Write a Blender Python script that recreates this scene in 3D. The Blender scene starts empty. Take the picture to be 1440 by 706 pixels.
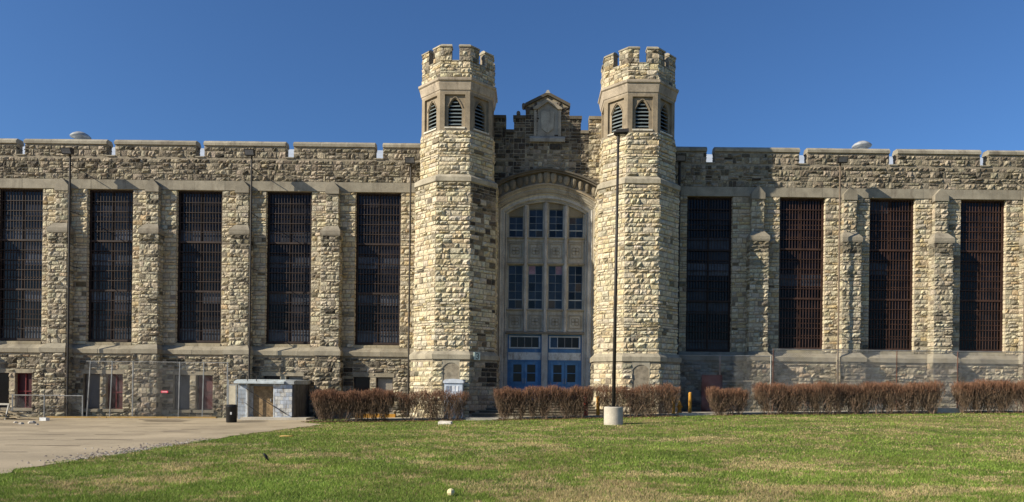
import bpy, math, random
import numpy as np
from mathutils import Vector, Matrix
R = math.radians
sc = bpy.context.scene
C = sc.collection
rnd = random.Random(7)

# ------------------------------------------------------------------ camera
CAMZ = 1.7
cam_d = bpy.data.cameras.new('camera'); cam = bpy.data.objects.new('camera', cam_d); C.objects.link(cam)
cam_d.sensor_width = 36; cam_d.lens = 25.0; cam_d.shift_x = -25/1440; cam_d.shift_y = 190/1440
cam_d.clip_start = 0.1; cam_d.clip_end = 3000
ROLL = 0.0119
right = Vector((math.cos(ROLL), 0, math.sin(ROLL))); up = Vector((-math.sin(ROLL), 0, math.cos(ROLL))); back = right.cross(up)
M = Matrix((right, up, back)).transposed().to_4x4(); M.translation = Vector((0, 0, CAMZ))
cam.matrix_world = M
sc.camera = cam

# ------------------------------------------------------------------ light
SUN_AZ, SUN_EL = 66.0, 29.0       # degrees left of straight-behind, elevation
sdir = Vector((-math.sin(R(SUN_AZ))*math.cos(R(SUN_EL)), -math.cos(R(SUN_AZ))*math.cos(R(SUN_EL)), math.sin(R(SUN_EL))))
w = bpy.data.worlds.new('World'); sc.world = w; w.use_nodes = True
nt = w.node_tree
bg = nt.nodes['Background']
sky = nt.nodes.new('ShaderNodeTexSky'); sky.sky_type = 'NISHITA'; sky.sun_disc = False
sky.sun_elevation = R(SUN_EL); sky.sun_rotation = math.atan2(sdir.x, sdir.y)
sky.altitude = 200; sky.air_density = 1.0; sky.dust_density = 1.1; sky.ozone_density = 6.0
tint = nt.nodes.new('ShaderNodeVectorMath'); tint.operation = 'MULTIPLY'; tint.inputs[1].default_value = (0.84, 1.08, 1.30)   # polarised-looking deep blue
nt.links.new(sky.outputs[0], tint.inputs[0]); nt.links.new(tint.outputs[0], bg.inputs[0]); bg.inputs[1].default_value = 0.066
sun_d = bpy.data.lights.new('sun', 'SUN'); sun = bpy.data.objects.new('sun', sun_d); C.objects.link(sun)
sun_d.energy = 5.0; sun_d.angle = R(0.5); sun_d.color = (1.0, 0.90, 0.72)
sun.rotation_mode = 'QUATERNION'; sun.rotation_quaternion = sdir.to_track_quat('Z', 'Y')
sc.view_settings.view_transform = 'Standard'; sc.view_settings.look = 'None'
sc.view_settings.exposure = 0.58; sc.view_settings.gamma = 1.0

# ------------------------------------------------------------------ materials
def mat(name, col=(0.5, 0.5, 0.5), rough=0.85, metal=0.0, attr=False, nscale=3.0, namp=0.3, fine=40.0, fineamp=0.2,
        bump=0.3, bscale=30.0, bdist=0.02, spec=0.3, stain=None, ior=None):
    m = bpy.data.materials.new(name); m.use_nodes = True
    t = m.node_tree; n = t.nodes; L = t.links
    p = n['Principled BSDF']; p.inputs['Roughness'].default_value = rough; p.inputs['Metallic'].default_value = metal
    p.inputs['Specular IOR Level'].default_value = spec
    if ior: p.inputs['IOR'].default_value = ior
    tc = n.new('ShaderNodeNewGeometry')
    if attr:
        a = n.new('ShaderNodeAttribute'); a.attribute_name = 'Col'; base = a.outputs['Color']
    else:
        a = n.new('ShaderNodeRGB'); a.outputs[0].default_value = (*col, 1); base = a.outputs[0]
    def noise(scale, detail=4, rough_=0.6, vec=None):
        x = n.new('ShaderNodeTexNoise'); x.inputs['Scale'].default_value = scale; x.inputs['Detail'].default_value = detail
        x.inputs['Roughness'].default_value = rough_
        L.new(vec if vec else tc.outputs['Position'], x.inputs['Vector']); return x.outputs['Fac']
    def mapr(f, lo, hi, a0=0.3, a1=0.7):
        x = n.new('ShaderNodeMapRange'); L.new(f, x.inputs[0]); x.inputs[1].default_value = a0; x.inputs[2].default_value = a1
        x.inputs[3].default_value = lo; x.inputs[4].default_value = hi; return x.outputs[0]
    def mult(cs, f):
        x = n.new('ShaderNodeVectorMath'); x.operation = 'SCALE'; L.new(cs, x.inputs[0]); L.new(f, x.inputs['Scale']); return x.outputs[0]
    base = mult(base, mapr(noise(nscale), 1-namp, 1+namp))
    if fineamp: base = mult(base, mapr(noise(fine, 3), 1-fineamp, 1+fineamp))
    for st_ in (stain if isinstance(stain, list) else [stain] if stain else []):   # (scale, threshold, colour, amount[, z stretch]): stains and streaks with a shape of their own
        ssc, th, scol, amt = st_[:4]
        mp = n.new('ShaderNodeMapping'); mp.inputs['Scale'].default_value = (1, 1, st_[4] if len(st_) > 4 else 0.35); L.new(tc.outputs['Position'], mp.inputs[0])
        f = mapr(noise(ssc, 6, 0.7, mp.outputs[0]), 0, amt, th, th+0.15)
        mx = n.new('ShaderNodeMix'); mx.data_type = 'RGBA'; L.new(f, mx.inputs[0]); L.new(base, mx.inputs[6]); mx.inputs[7].default_value = (*scol, 1)
        base = mx.outputs[2]
    L.new(base, p.inputs['Base Color'])
    if bump:
        b = n.new('ShaderNodeBump'); b.inputs['Strength'].default_value = bump; b.inputs['Distance'].default_value = bdist
        L.new(noise(bscale, 5, 0.65), b.inputs['Height']); L.new(b.outputs[0], p.inputs['Normal'])
    return m

MT = {}
MT['stone'] = mat('rock_faced_limestone', attr=True, nscale=6, namp=0.25, fine=35, fineamp=0.25, bump=1.0, bscale=11, bdist=0.07, spec=0.15,
                  stain=[(2.2, 0.60, (0.10, 0.08, 0.06), 0.65), (0.55, 0.56, (0.13, 0.105, 0.08), 0.55, 0.3), (9, 0.62, (0.06, 0.05, 0.04), 0.75, 1.0)])
MT['smooth'] = mat('dressed_limestone', attr=True, nscale=1.5, namp=0.22, fine=22, fineamp=0.16, bump=0.35, bscale=25, bdist=0.01, spec=0.2,
                   stain=[(1.8, 0.53, (0.12, 0.10, 0.08), 0.6), (2.6, 0.55, (0.16, 0.13, 0.095), 0.6, 0.12), (9, 0.62, (0.08, 0.07, 0.055), 0.6, 1.0)])
MT['mortar'] = mat('mortar', (0.26, 0.22, 0.16), nscale=4, namp=0.35, bump=0.6, bdist=0.03)
MT['plain'] = mat('painted_surface', attr=True, nscale=3, namp=0.18, fine=30, fineamp=0.12, bump=0.2, bscale=30, bdist=0.006, rough=0.6)
MT['peeling'] = mat('peeling_paint', attr=True, nscale=3, namp=0.2, fine=30, fineamp=0.15, bump=0.3, bscale=30, bdist=0.008, rough=0.7, stain=[(4.5, 0.50, (0.20, 0.17, 0.13), 0.75, 0.6), (1.5, 0.55, (0.12, 0.11, 0.10), 0.5)])
MT['doorpaint'] = mat('scuffed_blue_paint', attr=True, nscale=3, namp=0.2, fine=30, fineamp=0.15, bump=0.2, rough=0.6, stain=(5, 0.58, (0.30, 0.33, 0.34), 0.5, 0.5))
MT['metal'] = mat('dark_metal', (0.038, 0.034, 0.031), rough=0.6, metal=0.3, bump=0.1)
MT['galv'] = mat('galvanised_steel', (0.33, 0.33, 0.32), rough=0.45, metal=0.6, bump=0.1)
MT['rustbar'] = mat('rusty_bars', (0.048, 0.024, 0.017), rough=0.7, nscale=2, namp=0.4, bump=0.2)
MT['darkbar'] = mat('dark_brown_bars', (0.030, 0.018, 0.014), rough=0.7, nscale=2, namp=0.4, bump=0.2)
MT['redrust'] = mat('red_brown_boarding', (0.26, 0.075, 0.045), rough=0.8, nscale=4, namp=0.4, bump=0.3)
MT['oldpipe'] = mat('old_brown_pipe', (0.16, 0.12, 0.085), rough=0.7, nscale=4, namp=0.3)
MT['rust'] = mat('rusted_steel', (0.12, 0.05, 0.03), rough=0.8, nscale=4, namp=0.5, bump=0.3)
MT['glass'] = mat('dusty_glass', attr=True, rough=0.12, nscale=2, namp=0.3, fine=15, fineamp=0.2, bump=0.04, bscale=3, bdist=0.02, spec=0.28, ior=1.45)
MT['concrete'] = mat('weathered_concrete', (0.42, 0.38, 0.31), nscale=1.2, namp=0.2, fine=25, fineamp=0.15, bump=0.4, bscale=40, bdist=0.01,
                     stain=(3, 0.6, (0.2, 0.17, 0.13), 0.5))
MT['kerbpaint'] = mat('worn_yellow_kerb', (0.36, 0.23, 0.07), nscale=3, namp=0.3, bump=0.3, stain=(3, 0.5, (0.22, 0.16, 0.10), 0.8, 1))
MT['yellow'] = mat('chipped_yellow_paint', (0.50, 0.25, 0.04), nscale=5, namp=0.25, bump=0.2, stain=(6, 0.56, (0.30, 0.12, 0.03), 0.7))
MT['vent'] = mat('dull_aluminium', (0.30, 0.31, 0.32), rough=0.75, metal=0.2, bump=0.1)
MT['black'] = mat('black_plastic', (0.012, 0.012, 0.013), rough=0.45, bump=0.1)
MT['roof'] = mat('pale_metal_roof', (0.50, 0.54, 0.58), rough=0.5, metal=0.2, nscale=.5, namp=.12, bump=0.1)
MT['twig'] = mat('bare_twigs', attr=True, rough=0.9, nscale=3, namp=0.3, bump=0)
MT['wood'] = mat('weathered_timber', (0.22, 0.15, 0.08), nscale=6, namp=0.4, bump=0.4)

# ------------------------------------------------------------------ object helpers
def empty(name, parent=None, loc=(0, 0, 0)):
    o = bpy.data.objects.new(name, None); C.objects.link(o); o.location = loc; o.empty_display_size = 0.3
    if parent: o.parent = parent
    return o
def tag(o, label=None, cat=None, group=None, kind=None):
    if label: o['label'] = label
    if cat: o['category'] = cat
    if group: o['group'] = group
    if kind: o['kind'] = kind
    return o
class MB:
    def __init__(s): s.v = []; s.f = []; s.c = []
    def face(s, pts, c=(0.5, 0.5, 0.5)):
        b = len(s.v); s.v += [tuple(p) for p in pts]; s.f.append(tuple(range(b, b+len(pts)))); s.c.append(c)
    def box(s, x0, x1, y0, y1, z0, z1, c=(0.5, 0.5, 0.5), jit=0.0, taper=0.0):
        j = lambda: rnd.uniform(-jit, jit)
        b = len(s.v)
        for z in (z0, z1):
            t = taper if z == z1 else 0
            for x, y in ((x0+t, y0+t), (x1-t, y0+t), (x1-t, y1-t), (x0+t, y1-t)): s.v.append((x+j(), y+j(), z+j()))
        for q in ((0, 3, 2, 1), (4, 5, 6, 7), (0, 1, 5, 4), (1, 2, 6, 5), (2, 3, 7, 6), (3, 0, 4, 7)):
            s.f.append(tuple(b+i for i in q)); s.c.append(c)
    def bar(s, a, b, r, n=6, c=(0.5, 0.5, 0.5), r2=None, cap=True):
        a = Vector(a); b = Vector(b); d = (b-a).normalized(); r2 = r if r2 is None else r2
        u_ = d.orthogonal().normalized(); v_ = d.cross(u_)
        k = len(s.v)
        for P, rr in ((a, r), (b, r2)):
            for i in range(n):
                t = 2*math.pi*i/n; s.v.append(tuple(P+u_*math.cos(t)*rr+v_*math.sin(t)*rr))
        for i in range(n):
            j = (i+1) % n; s.f.append((k+i, k+j, k+n+j, k+n+i)); s.c.append(c)
        if cap:
            s.f.append(tuple(k+n+i for i in range(n))); s.c.append(c); s.f.append(tuple(k+n-1-i for i in range(n))); s.c.append(c)
    def lathe(s, cx, cy, prof, n=8, c=(0.5, 0.5, 0.5), rot=22.5, cap=True, apothem=True):
        k = 1/math.cos(math.pi/n) if apothem else 1
        b = len(s.v)
        for r, z in prof:
            for i in range(n):
                t = R(rot)+2*math.pi*i/n; s.v.append((cx+r*k*math.cos(t), cy+r*k*math.sin(t), z))
        for q in range(len(prof)-1):
            for i in range(n):
                j = (i+1) % n; s.f.append((b+q*n+i, b+q*n+j, b+(q+1)*n+j, b+(q+1)*n+i)); s.c.append(c)
        if cap:
            s.f.append(tuple(b+(len(prof)-1)*n+i for i in range(n))); s.c.append(c)
            s.f.append(tuple(b+n-1-i for i in range(n))); s.c.append(c)
    def prism_x(s, x0, x1, prof, c=(0.5, 0.5, 0.5)):     # prof: (y, z) loop
        n = len(prof); b = len(s.v)
        for x in (x0, x1):
            for y, z in prof: s.v.append((x, y, z))
        for i in range(n):
            j = (i+1) % n; s.f.append((b+i, b+j, b+n+j, b+n+i)); s.c.append(c)
        s.f.append(tuple(b+n-1-i for i in range(n))); s.c.append(c); s.f.append(tuple(b+n+i for i in range(n))); s.c.append(c)
    def prism_y(s, y0, y1, prof, c=(0.5, 0.5, 0.5)):     # prof: (x, z) loop
        n = len(prof); b = len(s.v)
        for y in (y0, y1):
            for x, z in prof: s.v.append((x, y, z))
        for i in range(n):
            j = (i+1) % n; s.f.append((b+i, b+j, b+n+j, b+n+i)); s.c.append(c)
        s.f.append(tuple(b+n-1-i for i in range(n))); s.c.append(c); s.f.append(tuple(b+n+i for i in range(n))); s.c.append(c)
    def prism_z(s, z0, z1, prof, c=(0.5, 0.5, 0.5)):
        n = len(prof); b = len(s.v)
        for z in (z0, z1):
            for x, y in prof: s.v.append((x, y, z))
        for i in range(n):
            j = (i+1) % n; s.f.append((b+i, b+j, b+n+j, b+n+i)); s.c.append(c)
        s.f.append(tuple(b+n-1-i for i in range(n))); s.c.append(c); s.f.append(tuple(b+n+i for i in range(n))); s.c.append(c)
    def build(s, name, m, parent=None, smooth=False):
        me = bpy.data.meshes.new(name); me.from_pydata(s.v, [], s.f); me.update()
        a = me.attributes.new('Col', 'FLOAT_COLOR', 'FACE')
        arr = np.ones((len(s.f), 4), dtype=np.float32); arr[:, :3] = np.array(s.c, dtype=np.float32).reshape(-1, 3)
        a.data.foreach_set('color', arr.ravel())
        if smooth: me.polygons.foreach_set('use_smooth', [True]*len(s.f))
        me.materials.append(MT[m] if isinstance(m, str) else m)
        o = bpy.data.objects.new(name, me); C.objects.link(o)
        if parent: o.parent = parent
        return o
def W(x, y, D):          # photograph pixel -> place at distance D
    u = (x-745)+ROLL*(y-543); v = (y-543)-ROLL*(x-745)
    return u*D/1000, CAMZ-v*D/1000

# ------------------------------------------------------------------ terrain
GX = [-400, -60, -40, -24, -9, 0, 9.4, 23.6, 40, 60, 400]; GZ = [-.9, -.6, -.45, -.31, -.17, .05, .37, .65, .80, .9, 1.0]
def ground(x, y):
    t = min(1, max(0, (y-11)/23)); t = t*t*(3-2*t)
    return float(np.interp(x, GX, GZ))*t
def W_ground(x, y):      # where the photograph's pixel meets the ground
    u = (x-745)+ROLL*(y-543); v = (y-543)-ROLL*(x-745); D = 20
    for _ in range(40): D = 0.5*D+0.5*(CAMZ-ground(u*D/1000, D))*1000/v
    return u*D/1000, D

# ------------------------------------------------------------------ stone laying
class Plane:
    def __init__(s, ox, oy, t):     # t: degrees the face turns from looking at the camera; origin at a = 0
        s.o = (ox, oy); t = R(t); s.n = (math.sin(t), -math.cos(t)); s.u = (math.cos(t), math.sin(t)); s.t = t
    def p(s, a, n, z): return (s.o[0]+s.u[0]*a+s.n[0]*n, s.o[1]+s.u[1]*a+s.n[1]*n, z)

PAL = {
 'wall':    [((.49,.42,.29),5),((.51,.455,.335),4),((.47,.375,.225),1.6),((.42,.375,.285),2),((.24,.205,.15),.5)],
 'tower':   [((.585,.505,.345),6),((.60,.535,.39),5),((.55,.455,.285),2),((.50,.45,.345),3),((.29,.245,.17),.3)],
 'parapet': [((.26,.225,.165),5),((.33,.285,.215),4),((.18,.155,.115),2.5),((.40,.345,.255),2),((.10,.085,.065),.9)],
 'base':    [((.37,.32,.235),4),((.43,.38,.28),3.5),((.28,.25,.19),3),((.15,.13,.10),1.3),((.33,.26,.175),.8)],
 'buttress':[((.43,.38,.275),5),((.48,.43,.32),4),((.38,.345,.265),3),((.21,.185,.14),.9),((.40,.33,.215),.8)],
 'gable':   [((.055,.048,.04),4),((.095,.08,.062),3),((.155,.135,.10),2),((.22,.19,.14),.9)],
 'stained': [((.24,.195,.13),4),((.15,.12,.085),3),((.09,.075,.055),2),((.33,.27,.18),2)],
}
def pick(zone, dark=0.0):
    if zone in PAL:
        cs, ws = zip(*PAL[zone]); c = rnd.choices(cs, ws)[0]
    else: c = zone
    k = rnd.uniform(.86, 1.10)
    if rnd.random() < dark: k *= rnd.uniform(.25, .6)
    return tuple(x*k*w_*rnd.uniform(.97, 1.03) for x, w_ in zip(c, (1.0, .985, .97)))

STONES = []     # (parent, mesh data, score)
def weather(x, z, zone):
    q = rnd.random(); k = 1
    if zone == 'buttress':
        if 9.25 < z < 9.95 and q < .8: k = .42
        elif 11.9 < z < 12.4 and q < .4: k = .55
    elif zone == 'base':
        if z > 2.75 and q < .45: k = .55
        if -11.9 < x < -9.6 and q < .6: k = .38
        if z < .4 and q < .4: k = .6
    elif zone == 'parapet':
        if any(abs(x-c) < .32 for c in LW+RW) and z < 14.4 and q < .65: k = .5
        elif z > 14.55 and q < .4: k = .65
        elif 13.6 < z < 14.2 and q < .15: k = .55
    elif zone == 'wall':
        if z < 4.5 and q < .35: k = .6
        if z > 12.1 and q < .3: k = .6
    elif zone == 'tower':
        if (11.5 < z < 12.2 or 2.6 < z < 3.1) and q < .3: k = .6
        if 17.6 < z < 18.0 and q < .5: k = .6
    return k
def lay_stone(parent, pl, a0, a1, z0, z1, p, col, e0=0, e1=0, zone=None):
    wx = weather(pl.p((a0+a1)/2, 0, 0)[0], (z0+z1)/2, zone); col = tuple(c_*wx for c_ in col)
    w_, h = a1-a0, z1-z0
    nx = max(2, min(5, int(round(w_/.12))+1)); nz = 3 if h > .15 else 2
    A = [a0+.006]+[a0+.022+(w_-.044)*i/(nx-1) for i in range(nx)]+[a1-.006]
    Z = [z0+.008]+[z0+.026+(h-.052)*i/(nz-1) for i in range(nz)]+[z1-.008]
    v = []
    tilt = rnd.uniform(-.9, .9)*p
    for j, z in enumerate(Z):
        for i, a in enumerate(A):
            if i in (0, nx+1) or j in (0, nz+1):
                n = -.03
                if i == 0 and e0: n = 0; a = a0
                if i == nx+1 and e1: n = 0; a = a1
            else:
                edge = i in (1, nx) or j in (1, nz)
                n = p*(rnd.uniform(.15, 1.0) if edge else rnd.uniform(.75, 1.9))+tilt*((j-1)/(nz-1)-.5)
                if i == 1 and e0: a -= n*e0*rnd.uniform(.3, 1)
                elif i == nx and e1: a += n*e1*rnd.uniform(.3, 1)
                elif 1 < i < nx: a += rnd.uniform(-.02, .02)
                if 1 < j < nz: z2 = z+rnd.uniform(-.02, .02)
            v.append(pl.p(a, n, z))
    f = []
    m = nx+2
    for j in range(nz+1):
        for i in range(nx+1):
            b = j*m+i; f.append((b, b+1, b+m+1, b+m))
    cx, cy, cz = pl.p((a0+a1)/2, 0, (z0+z1)/2)
    vis = (-cx*pl.n[0]-cy*pl.n[1])/math.hypot(cx, cy)
    px = cx/cy*1000+745
    score = w_*h*max(0, vis)/(cy*cy) if (0 < px < 1440 and cz > 2.2) else 0
    STONES.append((parent, v, f, col, score))
def courses(z0, z1, style, seed):
    r = random.Random(seed); out = [z0]
    while out[-1] < z1-.12:
        h = {'coursed': r.choice((.13, .17, .20, .24, .27, .30)), 'random': r.choice((.16, .22, .28, .36)), 'fine': r.choice((.14, .17, .2))}[style]
        out.append(out[-1]+h)
    if z1-out[-1] < .1 and len(out) > 1: out[-1] = z1
    elif out[-1] > z1: out[-1] = z1
    if len(out) > 2 and out[-1]-out[-2] < .1: out.pop(-2)
    return out
def lay(parent, pl, a0, a1, z0, z1, zone='wall', style='coursed', p=.05, keep=None, seed=1, e0=0, e1=0, dark=0.03, lens=(.3, .75), zonef=None):
    zs = courses(z0, z1, style, seed)
    for k in range(len(zs)-1):
        b0, b1 = zs[k], zs[k+1]; a = a0; first = True
        while a < a1-1e-4:
            L_ = rnd.uniform(lens[0]*.85, lens[1])*rnd.choice((.75, 1.0, 1.15))
            if first: L_ *= rnd.uniform(.5, 1); first = False
            e = a+L_
            if a1-e < lens[0]*.55: e = a1
            rows = [(b0, b1)]
            if style == 'random' and b1-b0 > .25 and rnd.random() < .55:
                mz = b0+(b1-b0)*rnd.choice((.4, .5, .6)); rows = [(b0, mz), (mz, b1)]
            for q0, q1 in rows:
                if keep and not keep(a, e, q0, q1): continue
                zn = zonef((a+e)/2, (q0+q1)/2) if zonef else zone
                lay_stone(parent, pl, a, e, q0, q1, p*rnd.choice((.35, .7, 1.0, 1.0, 1.35)), pick(zn, dark), e0 if a == a0 else 0, e1 if e == a1 else 0, zn)
            a = e
def arch_strip(mb, pl, a0, a1, z0, z1, o0, o1, oz0, top, n, depth, c, N=10, bottom=True):
    """flat face a0..a1, z0..z1 at depth n with an opening o0..o1 from oz0 up to top(a); reveals go back by depth"""
    q = lambda A, B, Z0, Z1: mb.face([pl.p(A, n, Z0), pl.p(B, n, Z0), pl.p(B, n, Z1), pl.p(A, n, Z1)], c)
    if o0 > a0: q(a0, o0, z0, z1)
    if a1 > o1: q(o1, a1, z0, z1)
    if oz0 > z0: q(o0, o1, z0, oz0)
    xs = [o0+(o1-o0)*i/N for i in range(N+1)]
    for A, B in zip(xs, xs[1:]):
        ta, tb = top(A), top(B)
        mb.face([pl.p(A, n, ta), pl.p(B, n, tb), pl.p(B, n, z1), pl.p(A, n, z1)], c)
        mb.face([pl.p(A, n, ta), pl.p(A, n-depth, ta), pl.p(B, n-depth, tb), pl.p(B, n, tb)], c)
    mb.face([pl.p(o0, n, oz0), pl.p(o0, n, top(o0)), pl.p(o0, n-depth, top(o0)), pl.p(o0, n-depth, oz0)], c)
    mb.face([pl.p(o1, n, oz0), pl.p(o1, n-depth, oz0), pl.p(o1, n-depth, top(o1)), pl.p(o1, n, top(o1))], c)
    if bottom: mb.face([pl.p(o0, n, oz0), pl.p(o0, n-depth, oz0), pl.p(o1, n-depth, oz0), pl.p(o1, n, oz0)], c)
def pointed(o0, o1, spring, rise):
    h = (o1-o0)/2; m = (o0+o1)/2
    def top(a):
        x = abs(a-m)/h; return spring+rise*(1-x**1.7)
    return top

LIME = (.32, .28, .21); LIMEG = (.33, .31, .27); LIMED = (.23, .20, .16)
def lime(c=LIME, k=.1): s = rnd.uniform(1-k, 1+k)*.70; return (c[0]*s*1.03, c[1]*s, c[2]*s*.92)

# ================================================================== THE BUILDING
BLD = tag(empty('stone_building', loc=(0, 0, 0)), 'long battlemented limestone prison block with two octagonal towers and a blue-doored arched entrance', 'building')
WY = 40.0
LW = [-33.85, -28.8, -23.72, -18.7, -13.66, -8.64]; RW = [10.02, 15.24, 20.3, 25.42, 30.5]
HWW = 1.28; WB, WT = 3.94, 12.5
BANDT = 13.03; LEDGE0, LEDGE1 = 3.25, 3.75; NOTCH, MTOP = 14.35, 15.3
def buttress_x(ws):
    return [(a+b)/2 for a, b in zip(ws, ws[1:])]
WINGS = [(-36.4, -5.3, LW, -1), (6.9, 33.1, RW, 1)]

def make_window(X, rusty, low=False):
    wnd = empty('barred_window', BLD, (X, WY, WB)); wnd['label'] = 'tall window behind ' + ('rust-red' if rusty else 'dark brown') + ' iron bars'
    o = Vector((X, WY, WB)); zb = WB-(.32 if low else 0)
    def fin(mb, name, m, par=wnd):
        ob = mb.build(name, m, par); ob.matrix_parent_inverse = Matrix.Identity(4)
        ob.location = -o; return ob
    bm = 'rustbar' if rusty else 'darkbar'
    f = MB(); y0, y1 = WY+.20, WY+.40
    f.box(X-HWW, X-HWW+.07, y0, y1, zb, WT); f.box(X+HWW-.07, X+HWW, y0, y1, zb, WT)
    f.box(X-HWW+.07, X+HWW-.07, y0, y1, WT-.08, WT); f.box(X-HWW+.07, X+HWW-.07, y0, y1, zb, zb+(.12 if not low else .3))
    fin(f, 'window_frame', bm)
    m_ = MB(); m_.box(X-.06, X+.06, y0+.10, y1-.02, zb+.12, WT-.09); fin(m_, 'mullion', bm)
    g = MB(); n = 15
    for i in range(n):
        x = X-HWW+.12+(2*HWW-.24)*i/(n-1); g.box(x-.017, x+.017, y0+.005, y0+.033, zb+.1, WT-.07)
    tag(fin(g, 'bar_grille', bm), kind='stuff')
    rows = 15; cb = MB()
    for i in range(1, rows):
        z = zb+.1+(WT-zb-.2)*i/rows; th = .05 if i % 5 == 0 else .018
        cb.box(X-HWW+.06, X+HWW-.06, y0-.012-(.012 if i % 5 == 0 else 0), y0+.04, z-th, z+th)
    tag(fin(cb, 'crossbars', bm), kind='stuff')
    nz = 12; hz = (WT-zb-.22)/nz
    for sx in (-1, 1):
        for j in range(nz):
            p = MB(); z = zb+.12+hz*j
            xa, xb = (X-HWW+.08, X-.07) if sx < 0 else (X+.07, X+HWW-.08)
            r = rnd.random(); k = rnd.uniform(.5, 1.2)
            if rusty and rnd.random() < .06: col = (.05, .055, .065)
            elif rusty: col = (.007*k, .007*k, .008*k)
            elif j in (0, 3, 6, 8) and rnd.random() < .75: col = (.075*k, .08*k, .095*k)
            elif r < .3: col = (.03*k, .03*k, .036*k)
            elif r < .7: col = (.012*k, .012*k, .015*k)
            else: col = (.006, .006, .007)
            yy = y1-.06+rnd.uniform(-.004, .004)
            p.box(xa, xb, yy, yy+.012, z+.02, z+hz-.02, col, jit=.003)
            fin(p, 'pane', 'glass')
        sash = MB()
        xa, xb = (X-HWW+.08, X-.07) if sx < 0 else (X+.07, X+HWW-.08)
        for j in range(nz+1):
            z = zb+.12+hz*j; sash.box(xa, xb, y1-.08, y1-.04, z-.022, z+.022)
        tag(fin(sash, 'sash_bars', bm), kind='stuff')
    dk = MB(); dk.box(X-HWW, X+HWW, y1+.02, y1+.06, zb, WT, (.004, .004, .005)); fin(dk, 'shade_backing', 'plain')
    return wnd

def make_buttress(X, side):
    b = empty('buttress', BLD); s = side
    core = MB()
    core.box(X-.51, X+.51, 39.42, 40.01, LEDGE1-.3, 9.95); core.box(X-.34, X+.34, 39.72, 40.01, 9.95, 12.35)
    core.box(X-.675, X+.675, 39.12, 40.0, -1.2, LEDGE0)
    core.build('buttress_core', 'mortar', b)
    sw = MB()
    zs = 9
    cap = MB(); c = lime((.34, .31, .26))
    b_ = len(cap.v)
    for (hw, yf, z) in ((.55, 39.35, 9.90), (.57, 39.33, 10.0), (.56, 39.34, 10.17), (.36, 39.66, 10.50)):
        cap.v += [(X-hw, yf, z), (X+hw, yf, z), (X+hw, 40.0, z), (X-hw, 40.0, z)]
    for lv in (0, 4, 8):
        for q in range(4): r_ = (q+1) % 4; cap.f.append((b_+lv+q, b_+lv+r_, b_+lv+4+r_, b_+lv+4+q)); cap.c.append(c)
    cap.f += [(b_+12, b_+13, b_+14, b_+15), (b_+3, b_+2, b_+1, b_)]; cap.c += [c, c]
    cap.build('weathered_cap', 'smooth', b)
    cap = MB(); c = lime((.34, .31, .26)); y = 39.64; y2 = 39.94
    z0, z1, z2 = 12.3, 12.62, 13.0
    cap.box(X-.38, X+.38, y, y2, z0, z1, c)
    cap.prism_y(y, y2, [(X-.38, z1), (X+.38, z1), (X+.05, z2), (X-.05, z2)], c)
    cap.build('gabled_cap', 'smooth', b)
    led = MB(); c = lime((.37, .34, .28))
    P = [(39.04, LEDGE0), (39.04, LEDGE0+.25), (39.42, LEDGE1+.02), (40.0, LEDGE1+.02), (40.0, LEDGE0)]
    # ledge wraps the foot of the buttress with sloping cheeks
    a, bb = X-.73, X+.73
    v = [(a, 39.04, LEDGE0), (bb, 39.04, LEDGE0), (bb, 39.7, LEDGE0), (a, 39.7, LEDGE0),
         (a, 39.04, LEDGE0+.24), (bb, 39.04, LEDGE0+.24), (bb, 39.7, LEDGE0+.24), (a, 39.7, LEDGE0+.24),
         (X-.52, 39.40, LEDGE1+.02), (X+.52, 39.40, LEDGE1+.02), (X+.52, 40.0, LEDGE1+.02), (X-.52, 40.0, LEDGE1+.02)]
    k = len(led.v); led.v += v
    for q in ((0, 3, 2, 1), (0, 1, 5, 4), (1, 2, 6, 5), (3, 0, 4, 7), (4, 5, 9, 8), (5, 6, 10, 9), (7, 4, 8, 11), (8, 9, 10, 11)):
        led.f.append(q); led.c.append(c)
    led.build('base_ledge', 'smooth', b)
    dk = .12 if s < 0 else .05
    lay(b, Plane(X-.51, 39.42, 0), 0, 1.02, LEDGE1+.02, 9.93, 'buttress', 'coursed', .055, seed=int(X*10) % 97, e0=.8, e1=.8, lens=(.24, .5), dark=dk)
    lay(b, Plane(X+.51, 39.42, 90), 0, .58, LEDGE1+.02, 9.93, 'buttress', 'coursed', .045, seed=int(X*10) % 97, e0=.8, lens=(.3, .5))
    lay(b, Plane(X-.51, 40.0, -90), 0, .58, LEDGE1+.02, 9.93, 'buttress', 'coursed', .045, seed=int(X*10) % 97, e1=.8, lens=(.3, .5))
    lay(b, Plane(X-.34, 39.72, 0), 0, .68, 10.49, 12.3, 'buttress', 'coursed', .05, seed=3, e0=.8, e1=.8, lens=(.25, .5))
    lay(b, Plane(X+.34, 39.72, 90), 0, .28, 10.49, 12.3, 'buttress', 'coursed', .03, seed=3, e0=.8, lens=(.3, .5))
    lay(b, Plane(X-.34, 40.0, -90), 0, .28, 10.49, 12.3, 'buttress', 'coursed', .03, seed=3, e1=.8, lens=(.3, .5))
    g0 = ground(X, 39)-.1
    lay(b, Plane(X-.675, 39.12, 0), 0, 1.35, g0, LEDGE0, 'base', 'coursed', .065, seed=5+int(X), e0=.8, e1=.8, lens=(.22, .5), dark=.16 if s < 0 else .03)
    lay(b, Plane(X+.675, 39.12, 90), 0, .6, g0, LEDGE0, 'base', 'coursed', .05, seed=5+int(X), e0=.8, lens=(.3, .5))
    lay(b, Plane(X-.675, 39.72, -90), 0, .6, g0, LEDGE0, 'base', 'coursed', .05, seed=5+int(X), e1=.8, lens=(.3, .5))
    return b

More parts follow.
